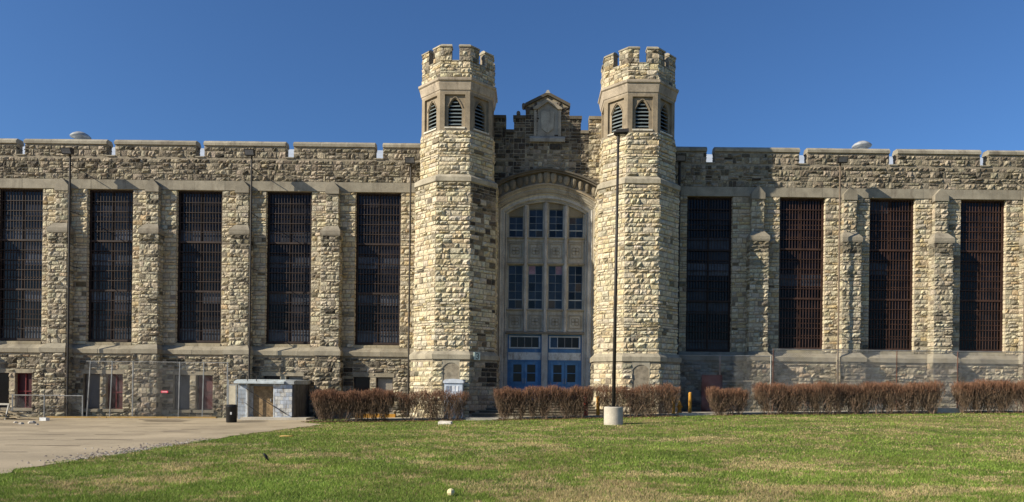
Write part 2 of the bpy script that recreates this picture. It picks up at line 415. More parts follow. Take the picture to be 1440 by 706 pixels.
BASEWIN = {}
for (xa, xb, ws, side) in WINGS:
    wall = empty('wing_wall', BLD)
    wall['label'] = ('left' if side < 0 else 'right') + ' wing wall of coursed rock-faced limestone'
    core = MB()
    edges = [xa]+[v for x in ws for v in (x-HWW, x+HWW)]+[xb]
    for a, b in zip(edges[::2], edges[1::2]): core.box(a, b, WY+.02, WY+.6, LEDGE1-.4, WT)
    core.box(xa, xb, WY+.02, WY+.6, WT, NOTCH)
    core.box(xa, xb, WY+.02, WY+.6, LEDGE0, LEDGE1-.4)
    core.box(xa, xa+.5, WY+.6, 60, -1, NOTCH) if side < 0 else core.box(xb-.5, xb, WY+.6, 60, -1, NOTCH)
    core.build('wall_core', 'mortar', wall)
    bw = []     # basement openings
    if side < 0:
        for i, X in enumerate(ws):
            c = X-.1; ob = .15 if i < 5 else .05
            bw += [(c-1.12, c-.2, .15, 2.1), (c+.16, c+1.08, .15, 2.1)]
    # base wall with openings
    bx = sorted(set([xa, xb]+[v for q in bw for v in q[:2]])); bc = MB()
    for a, b in zip(bx, bx[1:]):
        op = [q for q in bw if abs(q[0]-a) < 1e-6]
        if op: bc.box(a, b, 39.74, 40.02, -1.2, op[0][2]); bc.box(a, b, 39.74, 40.02, op[0][3], LEDGE0)
        else: bc.box(a, b, 39.74, 40.02, -1.2, LEDGE0)
    bc.build('base_core', 'mortar', wall)
    bxs = buttress_x(ws)
    def keepbase(a, e, q0, q1, xa=xa, bw=bw, bxs=bxs):
        A, E = a+xa, e+xa
        for q in bw:
            if E > q[0]+.02 and A < q[1]-.02 and q1 > q[2]+.02 and q0 < q[3]+.22: return False
        for b in bxs:
            if A > b-.6 and E < b+.6: return False
        return q1 > ground((A+E)/2, 39.7)-.25
    segs = [xa]+sorted([v for q in bw for v in q[:2]])+[xb]
    zz = [-.6]+([.15, 2.32] if bw else [])+[LEDGE0]
    for a, b in zip(segs, segs[1:]):
        isop = any(abs(q[0]-a) < 1e-6 for q in bw)
        lay(wall, Plane(a, 39.74, 0), 0, b-a, -.6, .12, 'base', 'random', .06, seed=2, lens=(.25, .55), dark=.2, keep=lambda p, q, r, s_, a=a: keepbase(p+a-xa, q+a-xa, r, s_))
        if not isop:
            lay(wall, Plane(a, 39.74, 0), 0, b-a, .12, 2.34, 'base', 'random', .06, seed=2, lens=(.22, .5) if b-a > .5 else (.4, .5), dark=.12 if side < 0 else .03, keep=lambda p, q, r, s_, a=a: keepbase(p+a-xa, q+a-xa, r, s_))
    lay(wall, Plane(xa, 39.74, 0), 0, xb-xa, 2.34, LEDGE0, 'base', 'random', .065, seed=4, lens=(.25, .6), dark=.12 if side < 0 else .03, keep=lambda p, q, r, s_: not any(p+xa > b-.6 and q+xa < b+.6 for b in bxs))
    # ledge blocks
    x = xa; k = 0
    while x < xb-.01:
        e = min(xb, x+rnd.uniform(1.0, 1.7)); m = MB(); h = rnd.uniform(-.006, .006)
        m.prism_x(x+.004, e-.004, [(39.64+h, LEDGE0+.002), (39.63+h, LEDGE0+.24), (40.01, LEDGE1), (40.01, LEDGE0+.002)], lime((.38, .345, .28)))
        m.build('ledge_block', 'smooth', wall); x = e
    # lintel band blocks
    x = xa
    while x < xb-.01:
        e = min(xb, x+rnd.uniform(1.5, 2.2)); m = MB(); h = rnd.uniform(-.005, .005)
        m.box(x+.003, e-.003, 39.955+h, 40.3, WT, BANDT, lime((.37, .34, .285)), jit=.002); m.build('band_block', 'smooth', wall); x = e
    # piers
    for i, (a, b) in enumerate(zip(edges[::2], edges[1::2])):
        w_ = b-a; z0 = LEDGE1
        hid = lambda p, q, r, s_, a=a: not any((p+a > bb-.42 and q+a < bb+.42 and s_ < 9.9) or (p+a > bb-.28 and q+a < bb+.28) for bb in bxs)
        sp = [(a, b)]
        bb = [v for v in bxs if a < v < b]
        if bb: sp = [(a, bb[0]-.34), (bb[0]+.34, b)]
        for (p, q) in sp:
            lay(wall, Plane(p, 40.02, 0), 0, q-p, z0, WT, 'wall', 'coursed', .045, seed=11+i, keep=lambda P_, Q, r, s_, p=p: hid(P_, Q, r, s_, p), lens=(.3, .62))
        for xx, t, e0, e1 in ((b, 90, 1, 0), (a, -90, 0, 1)):
            pl = Plane(xx+(.003 if t == 90 else -.003), 40.02 if t == 90 else 40.40, t)
            if abs(xx-xa) > .01 and abs(xx-xb) > .01:
                lay(wall, pl, 0, .38, z0, WT, (.58, .50, .36), 'coursed', .012, seed=11+i, lens=(.35, .5))
    # window sills
    for X in ws:
        if abs(X-RW[0]) < .01: continue
        for q in (0, 1):
            m = MB(); m.prism_x(X-HWW+q*HWW+.004, X-HWW+(q+1)*HWW-.004, [(39.97, LEDGE1-.02), (39.97, WB-.06), (40.45, WB+.002), (40.45, LEDGE1-.02)], lime((.44, .39, .29)))
            m.build('sill_block', 'smooth', wall)
    # parapet
    par = empty('parapet', BLD)
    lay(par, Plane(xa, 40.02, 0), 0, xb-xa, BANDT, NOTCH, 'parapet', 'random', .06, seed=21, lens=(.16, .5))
    nb = [xa-.4]+[x for x in ws]+[xb+.4]
    for a, b in zip(nb, nb[1:]):
        a_, b_ = max(xa, a+.24), min(xb, b-.24)
        m = MB(); m.box(a_, b_, 40.02, 40.5, NOTCH+.001, MTOP-.28); m.build('merlon_core', 'mortar', par)
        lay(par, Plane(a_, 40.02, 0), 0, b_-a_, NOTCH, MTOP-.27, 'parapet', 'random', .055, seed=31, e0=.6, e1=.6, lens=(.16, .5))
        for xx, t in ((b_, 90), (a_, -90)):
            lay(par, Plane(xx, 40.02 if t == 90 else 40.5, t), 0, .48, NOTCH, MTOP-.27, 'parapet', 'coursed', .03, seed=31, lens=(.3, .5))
        x = a_-.03; n = 3
        L_ = (b_-a_+.06)/n
        for q in range(n):
            c = MB(); h = rnd.uniform(-.006, .006)
            c.prism_x(x+.004, x+L_-.004, [(39.93, MTOP-.28), (39.92+h, MTOP-.14), (40.06, MTOP+h), (40.46, MTOP+h), (40.58, MTOP-.14), (40.57, MTOP-.28)], lime((.42, .39, .33), .15))
            c.build('coping_stone', 'smooth', par); x += L_
    for X in ws:
        if xa < X < xb:
            c = MB(); c.box(X-.24, X+.24, 39.96, 40.56, NOTCH, NOTCH+.06, lime((.40, .37, .31))); c.build('notch_sill', 'smooth', par)
    for bxx in bxs: make_buttress(bxx, side)
    for X in ws: make_window(X, side > 0 and X > 12, abs(X-RW[0]) < .01)
    # basement windows
    for n, (a, b, z0, z1) in enumerate(bw):
        bw_ = empty('basement_window', BLD); i, s = divmod(n, 2)
        f = MB(); y = 39.9
        fc = (.05, .045, .045)
        red = (i in (1, 2)) and s == 1
        style = ('dark', 'red') if i == 1 else ('grey', 'red') if i == 2 else ('grey', 'brown') if i == 3 else ('dark', 'pale')
        st = style[s]
        fc = (.10, .012, .013) if st == 'red' else (.04, .03, .03)
        for q in ((a, a+.05, z0, z1), (b-.05, b, z0, z1), (a+.05, b-.05, z0, z0+.05), (a+.05, b-.05, z1-.05, z1)): f.box(q[0], q[1], y, y+.08, q[2], q[3], fc)
        if st == 'red': f.box((a+b)/2-.03, (a+b)/2+.03, y-.002, y+.06, z0+.05, z1-.05, (.13, .012, .014)); f.box(a+.05, b-.05, y-.003, y+.06, z0+.9, z0+.96, (.13, .012, .014))
        f.build('window_frame', 'plain', bw_)
        p = MB(); col = {'dark': (.012, .008, .010), 'grey': (.075, .075, .08), 'red': (.05, .008, .009), 'brown': (.085, .022, .022), 'pale': (.26, .23, .19)}[st]
        p.box(a+.05, b-.05, y+.05, y+.09, z0+.05, z1-.05, col); p.build('board_panel' if st != 'dark' else 'pane', 'plain' if st != 'dark' else 'glass', bw_)
        sc_ = MB(); sc_.box(a-.12, b+.12, 39.62, 39.9, z0-.16, z0, lime((.36, .32, .26))); sc_.build('sill', 'smooth', bw_)
        if s == 0:
            li = MB(); li.box(a-.12, b+1.36, 39.70, 39.98, z1, z1+.22, lime((.38, .34, .27))); li.build('lintel', 'smooth', bw_)
            mu = MB(); mu.box(b+.03, b+.33, 39.72, 39.98, z0, z1-.002, lime((.48, .42, .32))); mu.build('stone_mullion', 'smooth', bw_)

# ------------------------------------------------------------------ towers
def make_tower(cx, side):
    t = empty('octagonal_tower', BLD); t['label'] = ('left' if side < 0 else 'right') + ' octagonal tower with battlemented crown and louvred openings'
    cy = 38.73
    rB, rL, rU, rT, rC = 2.28, 2.13, 1.91, 1.88, 1.87
    g0 = -1
    core = MB()
    core.lathe(cx, cy, [(rB-.0, g0), (rB, 3.08), (rL, 3.4), (rL, 12.3), (rU, 12.6), (rU, 14.93)])
    core.lathe(cx, cy, [(rC, 17.6), (rC, 18.52)])
    core.build('tower_core', 'mortar', t)
    s = lambda r: 2*r*math.tan(R(22.5))
    def fpl(r, k): t_ = k*45; q = R(t_); L_ = s(r); return Plane(cx+math.sin(q)*r-math.cos(q)*L_/2, cy-math.cos(q)*r-math.sin(q)*L_/2, t_), L_
    for k in range(-3, 4):
        niche = (k == 0)
        pl, L_ = fpl(rB, k)
        na, nb = L_/2-.42, L_/2+.42
        if niche:
            nt_ = pointed(na, nb, 2.55, .38)
            lay(t, pl, 0, na-.02, 0, 3.03, 'tower', 'coursed', .06, seed=41, e0=.4, lens=(.5, .6)); lay(t, pl, nb+.02, L_, 0, 3.03, 'tower', 'coursed', .06, seed=41, e1=.4, lens=(.5, .6))
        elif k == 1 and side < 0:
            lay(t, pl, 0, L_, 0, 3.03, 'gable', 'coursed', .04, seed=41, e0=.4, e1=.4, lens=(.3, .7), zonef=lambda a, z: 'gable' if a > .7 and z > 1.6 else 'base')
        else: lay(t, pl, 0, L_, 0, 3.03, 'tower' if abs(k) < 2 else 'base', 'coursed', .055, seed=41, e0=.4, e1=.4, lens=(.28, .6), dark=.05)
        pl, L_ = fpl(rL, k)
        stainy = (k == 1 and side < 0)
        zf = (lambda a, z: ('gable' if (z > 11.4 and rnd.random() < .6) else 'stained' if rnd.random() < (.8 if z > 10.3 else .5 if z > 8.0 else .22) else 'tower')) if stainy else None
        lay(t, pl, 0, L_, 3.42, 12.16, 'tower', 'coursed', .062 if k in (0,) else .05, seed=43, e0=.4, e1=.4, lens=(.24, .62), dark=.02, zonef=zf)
        pl, L_ = fpl(rU, k)
        lay(t, pl, 0, L_, 12.62, 14.9, 'tower', 'coursed', .055, seed=47, e0=.4, e1=.4, lens=(.26, .7))
    if True:
        pl, L_ = fpl(rB, 0); m = MB(); na, nb = L_/2-.42, L_/2+.42
        arch_strip(m, pl, na-.04, nb+.04, .0, 3.05, na, nb, .2, lambda a: 2.62+.24*(1-(abs(a-(na+nb)/2)/.42)**2.2), .03, .12, lime((.40, .37, .31)))
        m.face([pl.p(na, -.085, .1), pl.p(nb, -.085, .1), pl.p(nb, -.085, 3), pl.p(na, -.085, 3)], (.43, .42, .37))
        m.build('blind_niche', 'smooth', t)
    # strings
    for prof, nm in (([(rB, 3.03), (rB+.08, 3.04), (rB+.09, 3.27), (rL, 3.5)], 'base_string'),
                     ([(rL, 12.15), (rL+.08, 12.2), (rL+.08, 12.42), (rU, 12.64)], 'string_course')):
        m = MB(); m.lathe(cx, cy, prof, c=lime((.47, .43, .35)), cap=False); m.build(nm, 'smooth', t)
    m = MB(); c = (.37, .31, .235)
    m.lathe(cx, cy, [(rT, 16.9), (rT+.02, 16.98), (rT+.05, 17.0), (rT+.09, 17.2), (2.0, 17.34), (2.0, 17.40), (2.07, 17.46), (2.08, 17.56), (2.03, 17.6), (rC, 17.66)], c=c, cap=False)
    m.build('cornice', 'smooth', t)
    # belfry
    z0, z1 = 14.9, 16.92; bf = MB(); bk = MB()
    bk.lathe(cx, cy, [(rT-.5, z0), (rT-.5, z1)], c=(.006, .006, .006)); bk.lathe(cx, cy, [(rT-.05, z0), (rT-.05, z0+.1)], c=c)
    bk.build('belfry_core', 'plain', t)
    for k in range(-4, 4):
        pl, L_ = fpl(rT, k); mid = L_/2; a, b = mid-.53, mid+.53; o0, o1 = mid-.35, mid+.35
        cc = lime(c, .06)
        arch_strip(bf, pl, 0, L_, z0, z1, a, b, 15.08, lambda x: 16.78, 0, .11, cc, N=1)
        arch_strip(bf, pl, a, b, 15.08, 16.78, o0, o1, 15.16, pointed(o0, o1, 16.1, .5), -.11, .25, cc, N=10)
        # hood mould inside the recess
        h = MB()
        for q in range(10):
            A = o0-.04+(o1-o0+.08)*q/10; B = o0-.04+(o1-o0+.08)*(q+1)/10; tp = pointed(o0-.04, o1+.04, 16.12, .54)
            bf.face([pl.p(A, -.07, tp(A)), pl.p(B, -.07, tp(B)), pl.p(B, -.07, tp(B)+.05), pl.p(A, -.07, tp(A)+.05)], cc)
            bf.face([pl.p(A, -.07, tp(A)), pl.p(A, -.11, tp(A)), pl.p(B, -.11, tp(B)), pl.p(B, -.07, tp(B))], cc)
        sl = MB(); q0, q1 = pl.p(a-.02, .03, 0), pl.p(b+.02, .03, 0)
        sl.v += [pl.p(a, .05, 15.0), pl.p(b, .05, 15.0), pl.p(b, -.3, 15.0), pl.p(a, -.3, 15.0), pl.p(a, .05, 15.08), pl.p(b, .05, 15.08), pl.p(b, -.3, 15.17), pl.p(a, -.3, 15.17)]
        for q in ((0, 3, 2, 1), (4, 5, 6, 7), (0, 1, 5, 4), (1, 2, 6, 5), (3, 0, 4, 7)): sl.f.append(q); sl.c.append((.60, .56, .47))
        sl.build('belfry_sill', 'smooth', t)
        if abs(k) <= 2:
            tp = pointed(o0, o1, 16.1, .5)
            for j in range(7):
                z = 15.24+j*.19; hw = .35
                while hw > .05 and tp(mid+hw-.001) < z+.10: hw -= .03
                if hw < .1: continue
                s_ = MB()
                s_.v += [pl.p(mid-hw, -.13, z), pl.p(mid+hw, -.13, z), pl.p(mid+hw, -.13, z+.025), pl.p(mid-hw, -.13, z+.025),
                         pl.p(mid-hw, -.29, z+.13), pl.p(mid+hw, -.29, z+.13), pl.p(mid+hw, -.29, z+.155), pl.p(mid-hw, -.29, z+.155)]
                for q in ((0, 1, 2, 3), (3, 2, 6, 7), (1, 0, 4, 5), (7, 6, 5, 4), (0, 3, 7, 4), (2, 1, 5, 6)): s_.f.append(q); s_.c.append((.15, .18, .185))
                s_.build('louvre_slat', 'plain', t)
    bf.build('belfry_wall', 'smooth', t)
    # crown
    notch = .40
    for k in range(-4, 4):
        pl, L_ = fpl(rC, k)
        lay(t, pl, 0, L_, 17.66, 18.5, 'tower', 'random', .05, seed=51, e0=.4, e1=.4, lens=(.25, .5), dark=.08)
        hl = (L_-notch)/2
        lay(t, pl, 0, hl, 18.5, 19.24, 'wall', 'coursed', .045, seed=53, e0=.4, e1=.6, lens=(.25, .5), dark=.1)
        lay(t, pl, hl+notch, L_, 18.5, 19.24, 'wall', 'coursed', .045, seed=53, e0=.6, e1=.4, lens=(.25, .5), dark=.1)
        m = MB(); m.v += []; 
        pts = [pl.p(hl-.0, .03, 0), pl.p(hl+notch, .03, 0), pl.p(hl+notch, -.38, 0), pl.p(hl, -.38, 0)]
        m.prism_z(18.5, 18.55, [(p[0], p[1]) for p in pts], lime((.45, .42, .35))); m.build('notch_sill', 'smooth', t)
        # corner merlon between face k and k+1
        pn, Ln = fpl(rC, k+1)
        def loop(out, inn, ext=0): 
            return [q[:2] for q in (pl.p(hl+notch-ext, out, 0), pl.p(L_+out*math.tan(R(22.5)), out, 0), pn.p(hl+ext, out, 0), pn.p(hl+ext, -inn, 0), pl.p(L_-inn*math.tan(R(22.5)), -inn, 0), pl.p(hl+notch-ext, -inn, 0))]
        m = MB(); m.prism_z(18.4, 19.24, loop(0, .36)); m.build('merlon', 'mortar', t)
        m = MB(); cc = lime((.46, .42, .34), .15); l0, l1, l2 = loop(.06, .42, .03), loop(.06, .42, .03), loop(-.10, .28, .0)
        b_ = len(m.v)
        for L3, z in ((l0, 19.24), (l1, 19.31), (l2, 19.42)):
            for p in L3: m.v.append((p[0], p[1], z))
        for lv in (0, 6):
            for i in range(6): j = (i+1) % 6; m.f.append((lv+i, lv+j, lv+6+j, lv+6+i)); m.c.append(cc)
        m.f.append(tuple(range(12, 18))); m.c.append(cc); m.f.append(tuple(range(5, -1, -1))); m.c.append(cc)
        m.build('merlon_coping', 'smooth', t)
    inner = MB(); inner.lathe(cx, cy, [(rC-.38, 18.1), (rC-.38, 18.5)], c=LIMED); inner.build('crown_inner', 'smooth', t)
    return t
TL, TR = -4.05, 5.68
tower_l = make_tower(TL, -1); tower_r = make_tower(TR, 1)

# ------------------------------------------------------------------ gable wall between the towers
CX = .81
gw = empty('gable_wall', BLD); GY = 39.5
Zc, R0 = 8.07, 3.98                      # entrance arch centre and radius
arcz = lambda x, o: Zc+math.sqrt(max(.01, (R0+o)**2-x*x))+.08*max(0, min(1, o/.9))*max(0, 1-abs(x)/1.6)**1.3
cols = [(-3.1, -2.30, 16.72, 16.72), (-2.30, -1.86, 15.93, 15.93), (-1.86, -1.22, 16.72, 16.72), (-1.22, 0, 17.38, 18.02), (0, 1.22, 18.02, 17.38), (1.22, 1.86, 16.72, 16.72), (1.86, 2.30, 15.93, 15.93), (2.30, 3.1, 16.72, 16.72)]
m = MB()
for a, b, ta, tb in cols: m.prism_y(GY+.02, GY+.5, [(CX+a, 12.86), (CX+b, 12.86), (CX+b, tb-.15), (CX+a, ta-.15)])
m.build('gable_core', 'mortar', gw)
def gtop(x):
    for a, b, ta, tb in cols:
        if a <= x <= b: return ta+(tb-ta)*(x-a)/(b-a)
    return 12
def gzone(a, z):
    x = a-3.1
    if x > 2.25: return 'wall' if rnd.random() < .75 else 'parapet'  # right end paler: its sunlight is put into the stone colour
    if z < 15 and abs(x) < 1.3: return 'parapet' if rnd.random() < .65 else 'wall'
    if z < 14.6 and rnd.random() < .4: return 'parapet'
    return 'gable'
def lay_cols(xs):
    for a, b in zip(xs, xs[1:]):
        top = min(gtop(a+.001), gtop(b-.001))-.15
        for (q0, q1) in ((12.6, 15.85), (15.85, top)):
            if q1 > q0+.1:
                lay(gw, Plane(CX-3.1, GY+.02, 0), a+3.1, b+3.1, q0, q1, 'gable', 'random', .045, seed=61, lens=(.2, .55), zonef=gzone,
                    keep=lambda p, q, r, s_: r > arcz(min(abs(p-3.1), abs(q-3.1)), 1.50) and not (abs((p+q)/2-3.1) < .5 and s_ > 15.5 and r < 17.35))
lay_cols([-3.1, -2.30, -1.86, -1.22, -.75, 0, .75, 1.22, 1.86, 2.30, 3.1])
for a, b, ta, tb in cols:      # copings, the right-end ones coloured paler as sunlit
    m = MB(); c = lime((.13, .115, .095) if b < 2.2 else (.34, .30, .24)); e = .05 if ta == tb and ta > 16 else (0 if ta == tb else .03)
    a_, b_ = a-(e if a < 0 else 0), b+(e if b > 0 else 0)
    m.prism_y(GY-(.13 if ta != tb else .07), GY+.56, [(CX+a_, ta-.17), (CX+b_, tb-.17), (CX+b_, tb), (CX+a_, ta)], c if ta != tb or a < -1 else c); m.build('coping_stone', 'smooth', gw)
m = MB(); m.prism_y(GY-.14, GY+.57, [(CX-.14, 17.93), (CX+.14, 17.93), (CX+.05, 18.10), (CX-.05, 18.10)], (.36, .33, .27)); m.build('apex_stone', 'smooth', gw)
m = MB(); m.bar((CX-1.33, GY-.12, 17.28), (CX-1.33, GY+.4, 17.28), .10, 8, (.13, .11, .09)); m.bar((CX-1.62, GY-.1, 16.84), (CX-1.62, GY+.4, 16.84), .11, 8, (.13, .11, .09)); m.build('scroll_kneeler', 'smooth', gw)
niche = MB(); c = (.30, .27, .22)
niche.box(CX-.75, CX-.60, GY-.07, GY+.06, 15.575, 17.04, c); niche.build('niche_pilaster', 'smooth', gw)
niche = MB(); niche.box(CX+.60, CX+.75, GY-.07, GY+.06, 15.575, 17.04, c); niche.build('niche_pilaster', 'smooth', gw)
m = MB(); m.prism_y(GY-.13, GY+.05, [(CX-.80, 17.05), (CX-.58, 17.05), (CX, 17.46), (CX+.58, 17.05), (CX+.80, 17.05), (CX+.80, 17.14), (CX, 17.66), (CX-.80, 17.14)], (.27, .235, .18)); m.build('niche_hood', 'smooth', gw)
m = MB(); m.box(CX-.6, CX+.6, GY+.0, GY+.05, 15.6, 17.5, (.28, .26, .22)); m.prism_y(GY-.05, GY+.03, [(CX-.33, 16.0), (CX, 15.75), (CX+.33, 16.0), (CX+.38, 16.9), (CX+.2, 17.0), (CX, 16.93), (CX-.2, 17.0), (CX-.38, 16.9)], (.34, .32, .27)); m.build('carved_shield', 'smooth', gw)
m = MB(); m.prism_x(CX-.98, CX+.98, [(GY-.14, 15.25), (GY-.16, 15.42), (GY-.05, 15.57), (GY+.05, 15.57), (GY+.05, 15.25)], (.30, .28, .24)); m.build('niche_sill', 'smooth', gw)

# ------------------------------------------------------------------ entrance portal
po = empty('entrance_portal', BLD); po['label'] = 'arched limestone entrance frame with carved hood and stone mullions'
FLOOR = .92
def sweep(name, sec, c, z_from=FLOOR, arc_only=False, half0=2.2, N=20, color_j=.06):
    m = MB(); paths = []
    for o, y in sec:
        hw = half0+o; pts = []
        if not arc_only: pts.append((-hw, z_from))
        for i in range(N+1):
            x = -hw+2*hw*i/N; pts.append((x, arcz(x, o)))
        if not arc_only: pts.append((hw, z_from))
        paths.append([(CX+x, y, z) for x, z in pts])
    for A, B in zip(paths, paths[1:]):
        for i in range(len(A)-1): m.face([A[i], A[i+1], B[i+1], B[i]], c)
    return m.build(name, 'smooth', po)
sweep('inner_order', [(0, 40.12), (0, 39.93), (.05, 39.90), (.08, 39.94), (.14, 39.90)], (.34, .33, .30))
sweep('middle_order', [(.14, 39.90), (.16, 39.80), (.30, 39.79), (.34, 39.76), (.36, 39.68)], (.42, .405, .37))
sweep('outer_order', [(.36, 39.68), (.42, 39.70), (.46, 39.62), (.52, 39.60), (.56, 39.55), (.64, 39.56), (.70, 39.48), (.80, 39.47), (.95, 39.48)], (.31, .28, .225))
# carved frieze above the arch
def arcband(name, o0, o1, y0, y1, c, N=22, hw=2.95):
    m = MB()
    for i in range(N):
        x0, x1 = -hw+2*hw*i/N, -hw+2*hw*(i+1)/N
        m.prism_y(y0, y1, [(CX+x0, arcz(x0, o0)), (CX+x1, arcz(x1, o0)), (CX+x1, arcz(x1, o1)), (CX+x0, arcz(x0, o1))], c)
    return m.build(name, 'smooth', po)
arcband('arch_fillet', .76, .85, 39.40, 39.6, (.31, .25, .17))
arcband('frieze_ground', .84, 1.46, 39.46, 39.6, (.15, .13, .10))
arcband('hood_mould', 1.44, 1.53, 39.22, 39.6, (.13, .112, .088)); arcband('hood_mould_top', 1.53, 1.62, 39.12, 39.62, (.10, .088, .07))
for i in range(-7, 8):                 # leaf carvings
    x = i*.375; m = MB(); zc = arcz(x, 1.15); sca = 1.7 if i == 0 else 1.35* rnd.uniform(.7, 1.15); c = lime((.25, .215, .165), .5)
    rr = .13*sca
    pr = [(0, -.20), (.5, -.17), (.9, -.05), (1, .08), (.75, .17), (.35, .21), (0, .22)]
    n = 8; b = 0
    for r_, z_ in pr:
        for q in range(n):
            t = math.pi*2*q/n; w2 = 1+.25*math.cos(3*t+i)
            m.v.append((CX+x+rr*r_*math.cos(t)*w2, 39.44+.11*r_*math.sin(t)*sca, zc+z_*sca))
    for a in range(len(pr)-1):
        for q in range(n): j = (q+1) % n; m.f.append((a*n+q, a*n+j, (a+1)*n+j, (a+1)*n+q)); m.c.append(c)
    m.build('leaf_carving', 'smooth', po)
# stone screen with openings
LC = [CX-1.69, CX-.565, CX+.565, CX+1.69]; LH = .40
m = MB(); c = (.52, .50, .455); SY0, SY1 = 40.06, 40.3
def slab(x0, x1, z0, z1, y0=SY0, y1=SY1, cc=None): m.box(x0, x1, y0, y1, z0, z1, cc or lime(c, .05))
xsE = [CX-2.22]+[v for q in LC for v in (q-LH, q+LH)]+[CX+2.22]
for a, b in zip(xsE[::2], xsE[1::2]): slab(a, b, 4.62, 11.3)
for i, q in enumerate(LC):
    top = 11.69 if i in (1, 2) else 11.26
    for z0, z1 in ((4.62, 6.06), (8.52, 10.1)): slab(q-LH, q+LH, z0, z1)
    # stone above each light follows the arch
    zt = min(arcz(abs(q-CX)-LH if i in (1, 2) else abs(q-CX)+LH, 0), 12.2)
    m.prism_y(SY0+.03, SY1, [(q-LH, top), (q+LH, top), (q+LH, arcz(q+LH-CX, .02)), (q-LH, arcz(q-LH-CX, .02))], lime((.30, .26, .19), .05))
for a, b in zip(xsE[::2], xsE[1::2]):
    m.prism_y(SY0, SY1, [(a, 11.3), (b, 11.3), (b, arcz(min(2.19, max(-2.19, b-CX)), .02)), (a, arcz(min(2.19, max(-2.19, a-CX)), .02))], lime(c, .05))
m.build('stone_screen', 'smooth', po)
for q in (CX-1.127, CX, CX+1.127):
    mm = MB(); zt = arcz(abs(q-CX), -.02)
    mm.prism_z(4.75, zt, [(q-.12, 40.06), (q-.055, 39.93), (q+.055, 39.93), (q+.12, 40.06)], (.41, .395, .36)); mm.build('stone_mullion', 'smooth', po)
for q in LC:
    for hs in (-1, 1):
        pass
    for z0, z1 in ((4.95, 5.72), (8.90, 9.74)):       # carved blind panels
        mm = MB(); cc = lime((.36, .34, .29), .05); h = .36
        for a, b, e, f in ((q-h, q+h, z0, z0+.06), (q-h, q+h, z1-.06, z1), (q-h, q-h+.06, z0+.06, z1-.06), (q+h-.06, q+h, z0+.06, z1-.06)): mm.box(a, b, 40.02, 40.06, e, f, cc)
        zc = (z0+z1)/2
        for k in range(4):
            ax, az = q+.13*math.cos(k*math.pi/2+math.pi/4), zc+.13*math.sin(k*math.pi/2+math.pi/4)
            N = 10
            for s_ in range(N):
                t0, t1 = 2*math.pi*s_/N, 2*math.pi*(s_+1)/N
                mm.prism_y(40.025, 40.06, [(ax+.10*math.cos(t0), az+.10*math.sin(t0)), (ax+.10*math.cos(t1), az+.10*math.sin(t1)), (ax+.135*math.cos(t1), az+.135*math.sin(t1)), (ax+.135*math.cos(t0), az+.135*math.sin(t0))], cc)
        mm.build('carved_panel', 'smooth', po)
for z, h, pr in ((10.0, .1, .10), (9.80, .05, .04), (8.55, .12, .10), (5.95, .1, .10), (4.64, .16, .22)):
    mm = MB(); mm.prism_x(CX-2.19, CX+2.19, [(40.06-pr, z), (40.06-pr, z+h*.6), (40.08, z+h), (40.08, z)], lime((.38, .35, .29) if z > 5 else (.25, .23, .20), .04)); mm.build('sill_course', 'smooth', po)
# lancet window lights
def light_window(q, z0, z1, nr, ex):
    wv = empty('entrance_window', BLD); f = MB(); y = 40.17; fc = (.20, .22, .23)
    fw = .035
    for a, b, e, g in ((q-LH, q-LH+fw, z0, z1), (q+LH-fw, q+LH, z0, z1), (q-LH+fw, q+LH-fw, z0, z0+fw), (q-LH+fw, q+LH-fw, z1-fw, z1), (q-.011, q+.011, z0+fw, z1-fw)): f.box(a, b, y, y+.05, e, g, fc)
    hz = (z1-z0-2*fw)/nr
    for j in range(1, nr):
        th = .028 if j == 1 else .011; f.box(q-LH+fw, q+LH-fw, y-.003, y+.045, z0+fw+hz*j-th, z0+fw+hz*j+th, (.34, .36, .36) if j == 1 else fc)
    f.build('muntins', 'plain', wv)
    for j in range(nr):
        for s_ in (0, 1):
            xa, xb = (q-LH+fw, q-.011) if s_ == 0 else (q+.011, q+LH-fw)
            col = (.018, .026, .040)
            if rnd.random() < .10: col = (.06, .045, .03)
            if ex and j == nr-1 and ((s_ == 0) == (q < CX)): col = (.22, .13, .15)
            if rnd.random() < .12: col = (.004, .005, .008)
            k = rnd.uniform(.7, 1.4); p = MB(); yy = y+.02+rnd.uniform(-.003, .003)
            p.box(xa, xb, yy, yy+.01, z0+fw+hz*j+.006, z0+fw+hz*(j+1)-.006, tuple(v*k for v in col), jit=.004); p.build('pane', 'glass', wv)
for i, q in enumerate(LC):
    light_window(q, 10.1, 11.69 if i in (1, 2) else 11.26, 4 if i in (1, 2) else 3, False)
    light_window(q, 6.06, 8.52, 5, i in (1, 2))
bk = MB(); bk.box(CX-2.3, CX+2.3, 40.32, 40.4, 0, 12.3, (.008, .008, .01)); bk.build('dark_interior', 'plain', po)
